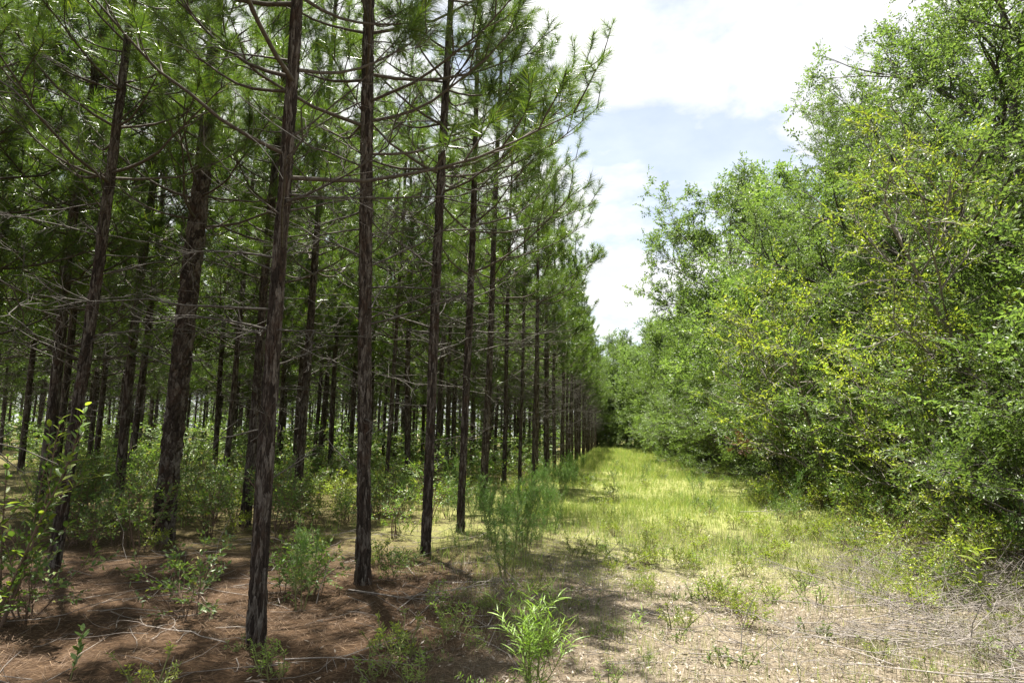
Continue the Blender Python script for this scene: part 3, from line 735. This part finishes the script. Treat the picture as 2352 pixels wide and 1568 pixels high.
yb = YEL_B.place(5.7, 19.0, 0.15, 1.45, 'low yellow-green shrub with a cluster of red-brown dead leaves', None, 'shrub')
YEL_B.place(5.6, 10.4, 2.6, 0.72, 'small yellow-green shrub between the grass and the right-hand thicket', None, 'shrub')
rd = Acc(); rw = Acc()
for i in range(14):
    S = smooth_path(4, (0, 0, 0), rng.normal(0, 1, 3) * (1, 1, .5), 0.28, 0.2); rd.stamp(SP_RED[i % 2], frame(S[-1] - S[0], (0, 0, 1), S[1], 0.7), None)
o = new_obj('dead_leaf_cluster', rd.mesh('dead_leaf_cluster', [M_RED, M_DEAD], False), yb); o.location = (-1.7, -0.1, 0.95); o.scale = (0.75, 0.75, 0.75)
o['label'] = 'red-brown dead leaves'

# ------------------------------------------------------------------ undergrowth shrubs
def shrub(seed, H, Rr_, nst, sprays, per=5, bare=0.35):
    r = np.random.default_rng(seed); st, cw = Acc(), Acc(); mats = []
    for i in range(nst):
        az = i * 2.4 + r.normal(0, 0.4); tilt = r.uniform(0.1, 1.0) * Rr_ / H
        S = smooth_path(7, (0.06 * math.cos(az), 0.06 * math.sin(az), -0.04), (math.cos(az) * tilt, math.sin(az) * tilt, 1), H * r.uniform(0.6, 1.1), 0.1, 0.02, r)
        tube(st, S, np.linspace(0.008 + 0.004 * H, 0.003, 7), 4)
        for j in range(int(3 + H * 4)):
            q, d = lerp_path(S, r.uniform(bare, 0.98)); B = smooth_path(4, q, d * 0.6 + r.normal(0, 0.8, 3) * (1, 1, 0.5), H * r.uniform(0.15, 0.35), 0.15, 0.05, r)
            tube(st, B, np.linspace(0.004, 0.002, 4), 3)
            for _ in range(per): mats.append(lerp_path(B, r.uniform(0.3, 0.999)))
        mats.append(lerp_path(S, 0.999))
    pos = np.array([m_[0] for m_ in mats]); dr = unit(np.array([m_[1] for m_ in mats]) + r.normal(0, 0.4, (len(mats), 3)))
    pick = r.integers(0, len(sprays), len(mats)); up = unit(np.array([0, 0, 1.0]) + r.normal(0, 0.3, (len(mats), 3)))
    for s_i, sp in enumerate(sprays):
        w_ = pick == s_i; cw.stamp(sp, frame(dr[w_], up[w_], pos[w_], r.uniform(0.8, 1.2, w_.sum())))
    return st, cw
class Shrub:
    def __init__(s, name, leafm, stemm, *a_, **k_):
        st, cw = shrub(*a_, **k_); s.name = name
        s.s, s.c = st.mesh('shrub_stems', stemm), cw.mesh('shrub_foliage', [leafm, stemm], False)
    def place(s, x, y, rz, sc, label, group, cat='shrub'):
        e = new_obj(s.name); e.location = (x, y, float(gz(x, y))); e.rotation_euler = (0, 0, rz); e.scale = (sc, sc, sc)
        new_obj('stem', s.s, e); new_obj('foliage', s.c, e); tag(e, label, cat, group); return e
UND = [Shrub('undergrowth_shrub', M_GALL, M_BSTEM, 51, 0.95, 0.65, 6, SP_GAL, per=1),
       Shrub('undergrowth_shrub', M_GALL, M_BSTEM, 52, 0.7, 0.65, 6, SP_GAL, per=1),
       Shrub('undergrowth_shrub', M_GALL, M_BSTEM, 53, 1.25, 0.6, 5, SP_GAL, per=1, bare=0.3),
       Shrub('undergrowth_shrub', M_YELL, M_BSTEM, 54, 0.6, 0.5, 6, SP_GAL, per=1)]
def renamed(sh, name):
    c = object.__new__(Shrub); c.name, c.s, c.c = name, sh.s, sh.c; return c
LOW, CLUMP = [renamed(u, 'sprawling_shrub') for u in UND], renamed(UND[3], 'weed_clump')
GU = 'low leafy shrubs under the pines'
near_sh = [(430, 1420, 1, 1.0, 'low leafy shrub left of the nearest pine, lit from above'),
           (300, 1255, 0, 1.0, 'leafy shrub right of the leaning pine at left edge'),
           (215, 1270, 0, 0.9, 'leafy shrub at the foot of the leaning pine'),
           (470, 1235, 0, 1.05, 'leafy shrub between the thickest trunk and the nearest pine'),
           (250, 1200, 2, 0.9, 'tall leafy shrub behind the leaning pine at left'),
           (660, 1375, 1, 0.9, 'small leafy shrub right beside the nearest pine trunk'),
           (725, 1360, 1, 1.0, 'bright leafy shrub between the two nearest front pines'),
           (905, 1235, 0, 0.9, 'shrub between the second and third front pines'),
           (900, 1330, 1, 0.6, 'small shrub at the foot of the second front pine'),
           (1030, 1190, 0, 0.9, 'shrub behind the third and fourth front pines'),
           (640, 1240, 2, 0.85, 'thin leafy shrub behind the nearest pine, right of its trunk'),
           (60, 1420, 1, 1.1, 'dark shrub at the foot of the left edge bush')]
for px, py, k, s, lab in near_sh:
    x, y, z = ground_at(px, py); UND[k].place(x, y, rng.random() * 6.28, s * 0.78, lab, GU)
spots = []
while len(spots) < 240:
    y = rng.uniform(8, 48) if len(spots) > 80 else rng.uniform(8.5, 20); x = rng.uniform(-0.92 * y, -3.3 if y < 18 else -2.2)
    if min((x - a_) ** 2 + (y - b_) ** 2 for a_, b_ in pines) < 0.2: continue
    if x > -6 and y < 11: continue
    spots.append((y, x))
seen = {}
for y, x in sorted(spots):
    b = 0 if x > -2.75 else 1 + int(max(0, (-x - 2.75)) // 3.6)
    seen[b] = seen.get(b, 0) + 1; q = seen[b]
    where = 'along the front pine row' if b == 0 else f'between the {ORD[b - 1]} and {ORD[b]} pine rows'
    lab = f'leafy shrub {where}, {ORD[q - 1]} from the camera' if q <= 20 else f'leafy shrub far back {where}'
    UND[int(rng.choice([0, 0, 1, 2, 3, 3]))].place(x, y, rng.random() * 6.28, rng.uniform(0.5, 1.0), lab, 'undergrowth shrubs among the pine rows')
for i in range(60):     # yellow-green weeds where the sand gives way to the grass
    y = rng.uniform(6.5, 14); x = rng.uniform(-0.2, 4.6)
    CLUMP.place(x, y, rng.random() * 6.28, rng.uniform(0.22, 0.48), 'low yellow-green weed clump where the sandy floor turns to grass', 'weed clumps in the lane', 'weed')
for i in range(44):     # taller weeds standing in the grass further along
    y = rng.uniform(14, 46); x = rng.uniform(-1.5, 5.2)
    (LOW[1] if i % 3 else CLUMP).place(x, y, rng.random() * 6.28, rng.uniform(0.3, 0.6), 'leafy weed standing in the tall grass of the lane', 'leafy weeds in the lane grass', 'weed')
for i in range(96):     # low shrubs spreading from the foot of the right-hand thicket
    y = rng.uniform(6.0, 22); x = 6.0 - (2.6 if y > 8 else 1.6) * rng.random() ** 1.3
    LOW[3 if rng.random() < 0.6 else 1].place(x, y, rng.random() * 6.28, rng.uniform(0.5, 1.1) * (0.5 + 0.38 * (x - 3.4)), 'low sprawling shrub in the weedy strip before the right-hand thicket', 'low shrubs of the weedy strip on the right')

# the undergrowth goes on out of reach
a_ = Acc(); k = 5400; r = np.random.default_rng(9)
y = r.uniform(38, 104, k); x = r.uniform(-1.08 * y, -3.8); z = gz(x, y) + r.uniform(0.05, 1.0, k) ** 1.5 * (1.2 + (y - 38) * 0.085)
fsp = [spray(350 + i, 0.9, 7, 0.36, 0.17, sub=1) for i in range(2)]
dr = unit(r.normal(0, 1, (k, 3)) * (1, 1, 0.6))
for i in range(2): a_.stamp(fsp[i], frame(dr[i::2], (0, 0, 1), np.stack([x, y, z], -1)[i::2], r.uniform(0.7, 1.4, len(dr[i::2]))))
k = 900; x = r.uniform(-12, 10, k); y = r.uniform(99, 112, k)
a_.stamp(fsp[0], frame(unit(r.normal(0, 1, (k, 3)) * (1, 1, 0.6)), (0, 0, 1), np.stack([x, y, gz(x, y) + r.uniform(0.1, 3.2, k)], -1), r.uniform(0.8, 1.5, k)))
nsp = [spray(355 + i, 0.4, 12, 0.12, 0.055, sub=1) for i in range(2)]
k = 4200; y = 20 + 26 * r.random(k); x = r.uniform(-0.95 * y, -3.3); z = gz(x, y) + r.uniform(0.05, 1, k) ** 1.4 * 1.7 * (0.35 + 0.65 * (np.sin(1.7 * x) * np.sin(1.1 * y) > -0.2))
for i in range(2): a_.stamp(nsp[i], frame(unit(r.normal(0, 1, (k, 3)) * (1, 1, 0.5))[i::2], (0, 0, 1), np.stack([x, y, z], -1)[i::2], r.uniform(0.7, 1.4, len(x[i::2]))))
o = new_obj('far_undergrowth', a_.mesh('far_undergrowth', [M_GALL, M_BSTEM], False)); tag(o, 'far mass of green undergrowth beneath the back rows of pines', 'undergrowth', kind='stuff')
for i, (x, y) in enumerate([(-2.2, 95), (0.2, 98), (2.2, 94), (4.2, 91), (-4.6, 99), (6.2, 88), (-7.2, 100), (-1.2, 101), (5.4, 95), (3.4, 99)]):
    BUSH_A.place(x, y, i * 1.1, 1.25, 'bushy shrub in the green wall across the far end of the lane', 'shrubs across the far lane end', 'shrub')

# ------------------------------------------------------------------ foreground plants whose leaves can be told apart
LEAF_B = [big_leaf(0.09, 0.04).mesh('bush_leaf', M_GALL), big_leaf(0.06, 0.03, 0.05).mesh('bush_leaf', M_GALL)]
LEAF_Y = big_leaf(0.085, 0.036).mesh('bush_leaf', M_YELL)
LEAF_W = [big_leaf(0.105, 0.0095, 0.25).mesh('weed_leaf', M_WEED), big_leaf(0.085, 0.008, -0.1).mesh('weed_leaf', M_WEED)]
LEAF_F = big_leaf(0.17, 0.045, 0.3).mesh('sapling_leaf', M_YELL)
def leafy_plant(name, loc, stems, leaf_meshes, n_leaf, label, cat, stem_mat, leaf_range=(0.2, 1.0), spread=0.8, size=(0.8, 1.2)):
    e = new_obj(name); e.location = loc; tag(e, label, cat)
    for S, rad in stems:
        a_ = Acc(); tube(a_, S, np.linspace(rad, rad * 0.3, len(S)), 5); new_obj('stem', a_.mesh('plant_stem', stem_mat), e)
    ln = np.array([np.linalg.norm(S[-1] - S[0]) for S, _ in stems]); ln = ln / ln.sum()
    for (S, rad), f in zip(stems, ln):
        k = max(2, int(round(n_leaf * f)))
        for i in range(k):
            q, d = lerp_path(S, min(0.999, leaf_range[0] + (leaf_range[1] - leaf_range[0]) * (i + rng.random()) / k))
            th = i * 2.4 + rng.normal(0, 0.3); h = np.array([math.cos(th), math.sin(th), 0])
            dd = unit(d * (1.0 - spread * 0.5) + h * spread + np.array([0, 0, 0.15]))
            M = frame(dd, unit(np.array([0, 0, 1.0]) + rng.normal(0, 0.25, 3)), q, rng.uniform(*size))[0]
            new_obj('leaf', leaf_meshes[int(rng.integers(len(leaf_meshes)))], e, mw=Matrix(M.tolist()))
    return e
# the bush at the left edge
bx_, by_, bz_ = ground_at(-35, 1440)
st = []
for i in range(6):
    az = rng.uniform(-1.6, 1.9); S = smooth_path(9, (0.1 * math.cos(az), 0.1 * math.sin(az), -0.03), (math.cos(az) * 0.24, math.sin(az) * 0.24, 1), rng.uniform(1.0, 2.3), 0.06, 0.0)
    st.append((S, 0.012))
    for j in range(5):
        q, d = lerp_path(S, rng.uniform(0.25, 0.95)); st.append((smooth_path(5, q, d * 0.4 + rng.normal(0.15, 0.6, 3) * (1, 1, .5), rng.uniform(0.3, 0.6), 0.12, 0.02), 0.005))
leafy_plant('leafy_bush', (bx_, by_, bz_), st, LEAF_B + [LEAF_Y], 430, 'bright-leaved tall bush at the left edge of the picture', 'bush', M_BSTEM, (0.15, 1.0), 0.8)
# the narrow-leaved bright weed in the centre foreground
def weed(px, py, H, nst, nl, label, name='narrow_leaved_weed'):
    x, y, z = ground_at(px, py); st = []
    for i in range(nst):
        az = i * 2.4 + rng.normal(0, .3); tl = rng.uniform(0.1, 0.55)
        S = smooth_path(7, (0.03 * math.cos(az), 0.03 * math.sin(az), -0.02), (math.cos(az) * tl, math.sin(az) * tl, 1), H * rng.uniform(0.55, 1.0), 0.07, 0.03); st.append((S, 0.004))
        for j in range(3 if nl > 200 else 1):
            q, d = lerp_path(S, rng.uniform(0.35, 0.85)); th = rng.random() * 6.28
            st.append((smooth_path(5, q, d * 0.8 + np.array([math.cos(th), math.sin(th), 0.1]), H * rng.uniform(0.2, 0.4), 0.08, 0.04), 0.0026))
    return leafy_plant(name, (x, y, z), st, LEAF_W, nl, label, 'weed', M_STEM, (0.15, 1.0), 0.85, (0.6, 1.15))
weed(1225, 1588, 0.70, 11, 600, 'bright green narrow-leaved weed in the centre foreground')
weed(1180, 1440, 0.5, 7, 110, 'dim narrow-leaved weed behind the bright foreground weed')
weed(1268, 1420, 0.5, 4, 70, 'upright narrow-leaved weed right behind the bright foreground weed')
weed(1462, 1442, 0.22, 3, 26, 'small pale weed alone on the sunlit sandy floor')
# yellow pinnate sprout at the right
x, y, z = ground_at(2245, 1400)
leafy_plant('broad_leaved_sprout', (x, y, z), [(smooth_path(7, (0, 0, -0.02), (0.1, 0, 1), 0.62, 0.04, 0), 0.006)], [LEAF_F], 15, 'yellow-green sprout with arching paired leaves in the brush at right', 'sprout', M_STEM, (0.35, 1.0), 1.0)
leafy_plant('small_seedling', (*ground_at(160, 1560)[:2], ground_at(160, 1560)[2]), [(smooth_path(6, (0, 0, -0.02), (0.05, 0, 1), 0.34, 0.06, 0), 0.004)], [LEAF_B[1]], 16, 'small leafy seedling at the bottom left on needle litter', 'seedling', M_STEM)

SW = [Shrub('small_weed', M_WEED, M_STEM, 71, 0.2, 0.16, 5, [spray(360, 0.09, 9, 0.03, 0.009, 1.0, 1)], per=1, bare=0.1),
      Shrub('small_weed', M_GALL, M_STEM, 72, 0.14, 0.18, 5, [spray(361, 0.08, 8, 0.026, 0.012, 1.0, 1)], per=1, bare=0.1),
      Shrub('small_weed', M_YELL, M_STEM, 73, 0.28, 0.2, 4, [spray(362, 0.1, 9, 0.034, 0.012, 1.0, 1)], per=1, bare=0.2)]
for i in range(170):
    y = rng.uniform(3.3, 12.5); x = rng.uniform(-0.8 * y, -0.4) if i % 3 == 0 else rng.uniform(-1.5, 5.2)
    a1, a2 = ('small green weed poking through the fallen needles under the pines', 'small weeds on the needle floor') if x < -0.9 else ('small green weed on the dry sandy floor of the lane', 'small weeds on the lane floor')
    SW[int(rng.integers(3))].place(x, y, rng.random() * 6.28, rng.uniform(0.45, 1.1), a1, a2, 'weed')
# feathery tall weeds
def feather(seed, H, nst):
    r = np.random.default_rng(seed); st, fo = Acc(), Acc()
    for i in range(nst):
        az = i * 2.4; S = smooth_path(8, (0.05 * math.cos(az), 0.05 * math.sin(az), -0.03), (math.cos(az) * 0.16, math.sin(az) * 0.16, 1), H * r.uniform(0.65, 1.1), 0.05, 0, r)
        tube(st, S, np.linspace(0.006, 0.002, 8), 4)
        for j in range(30):
            t_ = r.uniform(0.22, 0.99); q, d = lerp_path(S, t_); h = r.normal(0, 1, 3) * (1, 1, 0.2)
            B = smooth_path(4, q, unit(h) * 0.7 + np.array([0, 0, 0.7]), (0.10 + 0.20 * (1 - t_)) * r.uniform(0.6, 1.2), 0.1, 0.05, r); tube(st, B, [0.002, 0.0015, 0.001, 0.0008], 3)
            for f in (0.35, 0.7, 0.999):
                e, de = lerp_path(B, f); tuft(fo, e, de, 11, 0.045, 0.0028, 0.07, r=r)
    return st.mesh('weed_stem', M_STEM), fo.mesh('weed_foliage', M_FENN, False)
FE = [feather(61, 1.15, 6), feather(62, 0.9, 4), feather(63, 1.3, 3)]
fe = [(1165, 1335, 0, 1.1, 'tall feathery dark green weed beside the third front pine'), (1205, 1275, 0, 1.0, 'tall feathery weed at the lane edge, left of the grass'),
      (1130, 1260, 1, 1.0, 'feathery weed between the third and fourth front pines'), (690, 1400, 1, 0.9, 'feathery weed right of the nearest pine'),
      (1805, 1215, 2, 1.0, 'tall feathery weed standing in the grass before the right-hand thicket'), (1600, 1150, 2, 0.9, 'thin upright feathery weed in the middle of the lane grass'),
      (1250, 1215, 1, 0.9, 'feathery weed among brush at the foot of the front row'), (835, 1330, 1, 0.5, 'small feathery weed at the foot of the second front pine')]
def put_feather(k, x, y, s, lab, grp=None):
    e = new_obj('feathery_weed'); e.location = (x, y, float(gz(x, y))); e.rotation_euler = (0, 0, rng.random() * 6.28); e.scale = (s, s, s)
    new_obj('stem', FE[k][0], e); new_obj('foliage', FE[k][1], e); tag(e, lab, 'weed', grp)
for px, py, k, s, lab in fe:
    x, y, z = ground_at(px, py); put_feather(k, x, y, s, lab)
for i in range(34):
    y = rng.uniform(8.8, 26); x = rng.uniform(-2.5, -0.9)
    put_feather(int(rng.integers(3)), x, y, rng.uniform(0.45, 0.85), 'feathery green weed in the strip between front pines and lane grass', 'feathery weeds at the lane edge')
for i in range(60):
    y = rng.uniform(11, 40); x = rng.uniform(-0.8 * y, -1.6) if i % 3 else rng.uniform(-2.7, -1.3)
    put_feather(int(rng.integers(3)), x, y, rng.uniform(0.6, 1.1), 'feathery green weed in the undergrowth beneath the pines', 'feathery weeds under the pines')

# ------------------------------------------------------------------ grass, litter, twigs
def blades(acc, x, y, H, w, r, bend=0.45, seg=True):
    n = len(x); z = gz(x, y); az = r.random(n) * 6.28; b = np.abs(r.normal(0, bend, n)) * H
    d = np.stack([np.cos(az), np.sin(az)], -1); th = r.random(n) * 6.28; s = np.stack([np.cos(th), np.sin(th), np.zeros(n)], -1) * (w / 2)[:, None]
    B = np.stack([x, y, z - 0.01], -1); T = B + np.concatenate([d * b[:, None], (H * np.sqrt(np.clip(1 - (b / H) ** 2 * 0.7, 0.08, 1)))[:, None]], 1)
    if seg:
        Mi = B + np.concatenate([d * (b * 0.3)[:, None], (H * 0.58)[:, None]], 1); Mi[:, 2] = np.maximum(B[:, 2] + (T[:, 2] - B[:, 2]) * 0.62, Mi[:, 2] * 0 + B[:, 2])
        V = np.stack([B - s, B + s, Mi - s * 0.8, Mi + s * 0.8, T], 1).reshape(-1, 3); i = np.arange(n)[:, None] * 5
        acc.add(V, np.concatenate([i + [0, 1, 3], i + [0, 3, 2], i + [2, 3, 4]]).reshape(-1, 3))
    else:
        V = np.stack([B - s, B + s, T], 1).reshape(-1, 3); acc.add(V, np.arange(n * 3).reshape(-1, 3))
def patchy(x, y, f=1.0): return 0.5 + 0.25 * np.sin(1.3 * f * x + 2.1 * np.sin(0.7 * f * y)) + 0.25 * np.sin(1.1 * f * y + 1.7 * np.sin(0.9 * f * x) + 2)
gr = Acc(); r = np.random.default_rng(5)
def grass_zone(n, x0, x1, y0, y1, h0, h1, w, keep, seg=True, clump=5, bend=0.45):
    k = n // clump; cx = r.uniform(x0, x1, k); cy = r.uniform(y0, y1, k); ok = r.random(k) < keep(cx, cy); cx, cy = cx[ok], cy[ok]
    x = np.repeat(cx, clump) + r.normal(0, 0.035, len(cx) * clump); y = np.repeat(cy, clump) + r.normal(0, 0.035, len(cx) * clump)
    H = r.uniform(h0, h1, len(x)) * np.repeat(r.uniform(0.5, 1.25, len(cx)), clump) * (0.45 + 0.55 * np.clip((y - 8) / 14, 0, 1)) * (0.35 + 1.15 * patchy(x, y, 0.8) * (0.4 + 0.9 * patchy(x + 7, y + 3, 2.6)))
    blades(gr, x, y, H, np.full(len(x), w) * r.uniform(0.6, 1.3, len(x)), r, bend, seg)
lanex = lambda x, y: np.clip((x + 2.9) / 1.4, 0.12, 1) * np.clip((6.4 - x) / 1.0, 0.1, 1)
grass_zone(85000, -1.6, 6.4, 3.0, 12, 0.10, 0.36, 0.0042, lambda x, y: 0.12 + 0.85 * patchy(x, y, 1.9) ** 1.5 * np.clip((y - 2.5) / 6, 0.3, 1), False)
grass_zone(84000, -2.6, 6.2, 7.5, 19, 0.13, 0.44, 0.0055, lambda x, y: lanex(x, y) * np.clip((y - 7.0 + 3 * patchy(x, y, 1.4)) / 8, 0.03, 1) * (0.15 + 0.85 * patchy(x, y, 1.5)))
grass_zone(75000, -3.2, 6.4, 15, 32, 0.10, 0.34, 0.009, lambda x, y: lanex(x, y) * (0.25 + 0.75 * patchy(x, y, 0.9)), False)
grass_zone(60000, -3.2, 6.4, 30, 70, 0.18, 0.42, 0.018, lambda x, y: lanex(x, y), False, 4)
grass_zone(30000, -3, 6.0, 70, 125, 0.22, 0.45, 0.04, lambda x, y: lanex(x, y), False, 3)
grass_zone(100000, -34, -2.4, 9, 50, 0.22, 0.6, 0.014, lambda x, y: (x > -0.95 * y) * (0.15 + 0.6 * patchy(x, y, 0.5)) * np.clip((y - 9) / 7, 0.05, 1), False)
o = new_obj('grass', gr.mesh('grass', M_GRASS, False)); tag(o, 'yellow-green grass growing along the lane and thinly under the pines', 'grass', kind='stuff')

gr = Acc()
grass_zone(110000, -1.8, 6.6, 2.8, 13, 0.10, 0.42, 0.0034, lambda x, y: 0.25 + 0.75 * patchy(x + 3, y + 5, 1.4), False, 4, 0.9)
grass_zone(36000, 2.2, 6.8, 3.0, 14, 0.25, 0.8, 0.0036, lambda x, y: np.clip((x - 2.2) / 2.5, 0, 1), False, 4, 0.9)
o = new_obj('dry_grass', gr.mesh('dry_grass', M_DRY, False)); tag(o, 'pale dry grass stalks lying over the foreground lane floor', 'dry grass', kind='stuff')
def flat_needles(n, keep, x0, x1, y0, y1, L, w):
    x = r.uniform(x0, x1, n); y = r.uniform(y0, y1, n); ok = r.random(n) < keep(x, y); x, y = x[ok], y[ok]; n = len(x)
    az = r.random(n) * 6.28; ln = L * r.uniform(0.5, 1.1, n); d = np.stack([np.cos(az), np.sin(az)], -1)
    x2, y2 = x + d[:, 0] * ln, y + d[:, 1] * ln; s = np.stack([-d[:, 1], d[:, 0], np.zeros(n)], -1) * (w / 2)
    A = np.stack([x, y, gz(x, y) + r.uniform(0.012, 0.04, n)], -1); B = np.stack([x2, y2, gz(x2, y2) + r.uniform(0.012, 0.055, n)], -1)
    a_ = Acc(); a_.add(np.stack([A - s, A + s, B], 1).reshape(-1, 3), np.arange(n * 3).reshape(-1, 3)); return a_
a_ = flat_needles(130000, lambda x, y: (x > -0.98 * y - 1) * np.clip((0.4 - x) / 1.3, 0.05, 1) * (0.4 + 0.6 * patchy(x, y, 1.7)), -13, 2.0, 2.6, 14, 0.2, 0.0035)
o = new_obj('pine_straw', a_.mesh('pine_straw', M_STRAW, False)); tag(o, 'rust-brown fallen pine needles carpeting the floor under the pines', 'pine straw', kind='stuff')
n = 38000; x = r.uniform(-2.5, 7, n); y = r.uniform(2.8, 13, n); ok = r.random(n) < np.clip((x + 2.2) / 2, 0.05, 1) * np.clip((14 - y) / 6, 0, 1); x, y = x[ok], y[ok]
up = unit(np.array([0, 0, 1.0]) + r.normal(0, 0.4, (len(x), 3))); az = r.random(len(x)) * 6.28
a_ = Acc(); a_.stamp(leaf_proto(0.042, 0.012, 0.7, -0.25), frame(np.stack([np.cos(az), np.sin(az), r.normal(0, 0.15, len(x))], -1), up, np.stack([x, y, gz(x, y) + 0.016], -1), r.uniform(0.5, 1.3, len(x))))
o = new_obj('leaf_litter', a_.mesh('leaf_litter', M_LITT, False)); tag(o, 'pale dry leaf litter strewn over the sandy lane floor', 'leaf litter', kind='stuff')
# fine dead twigs and brush
a_ = Acc()
for i in range(2500):
    t_ = r.random()
    if t_ < 0.2: x, y = r.uniform(-6, 1.5), r.uniform(3, 11); h = 0.02
    else: y = 3.2 + 7.5 * r.random() ** 1.3; x = 6.4 - 3.6 * r.random() ** 0.8; h = r.uniform(0.02, 0.28) * np.clip((x - 2.4) / 2.2, 0.1, 1)
    S = smooth_path(5, (0, 0, 0), r.normal(0, 1, 3) * (1, 1, 0.15 if t_ < 0.2 else 0.42), r.uniform(0.2, 0.9), 0.16, 0, r); S += np.array([x, y, gz(x, y) + h])
    S[:, 2] = np.maximum(S[:, 2], gz(S[:, 0], S[:, 1]) + 0.012); tube(a_, S, np.linspace(0.0045, 0.0018, 5) * r.uniform(0.6, 1.3), 3)
o = new_obj('twig_litter', a_.mesh('twig_litter', M_TWIG)); tag(o, 'fine grey dead twigs scattered on the floor and heaped at right', 'twigs', kind='stuff')
# fallen branches one can tell apart
FALL = []
for i in range(5):
    w_ = dead_branch(1.9, 400 + i); w_.stamp(dead_branch(1.2, 420 + i), frame((0.6, 0.5, 0.1), (0, 0, 1), (0.7, 0.05, 0.0)))
    FALL.append(w_.mesh('fallen_branch', M_TWIG))
def fallen(px, py, k, rz, s, lab, grp=None, tilt=0.0):
    x, y, z = ground_at(px, py); o = new_obj('fallen_branch', FALL[k]); o.location = (x, y, z + 0.05); o.rotation_euler = (0, tilt, rz); o.scale = (s, s, s * 0.6)
    tag(o, lab, 'fallen branch', grp)
fallen(2040, 1455, 0, -0.15, 0.95, 'long grey fallen branch arching over the brush at lower right')
fallen(1960, 1380, 1, -0.2, 0.8, 'grey fallen branch above the long one at lower right')
fallen(800, 1365, 2, -0.25, 1.0, 'thin bare stick lying across the needle floor by second front pine')
fallen(520, 1490, 3, 2.6, 0.6, 'dead twiggy branch lying left of the nearest pine foot')
fallen(650, 1530, 4, 0.3, 0.6, 'dead branch at the bottom edge right of the nearest pine foot')
fallen(1700, 1180, 1, 0.5, 1.0, 'pale dead twiggy branch in the grass below the red-brown leaves')
for i in range(76):
    px, py = rng.uniform(1850, 2420), rng.uniform(1320, 1610)
    if px < 2050 and py > 1500: continue
    fallen(px, py, int(rng.integers(5)), rng.uniform(-0.9, 0.6) + (3.1 if rng.random() < .4 else 0), rng.uniform(0.35, 0.7), 'dead grey branch tangled in the brush heap at the lower right', 'brush heap branches', rng.uniform(-0.3, 0.05))
print('OBJECTS', len(scn.objects))
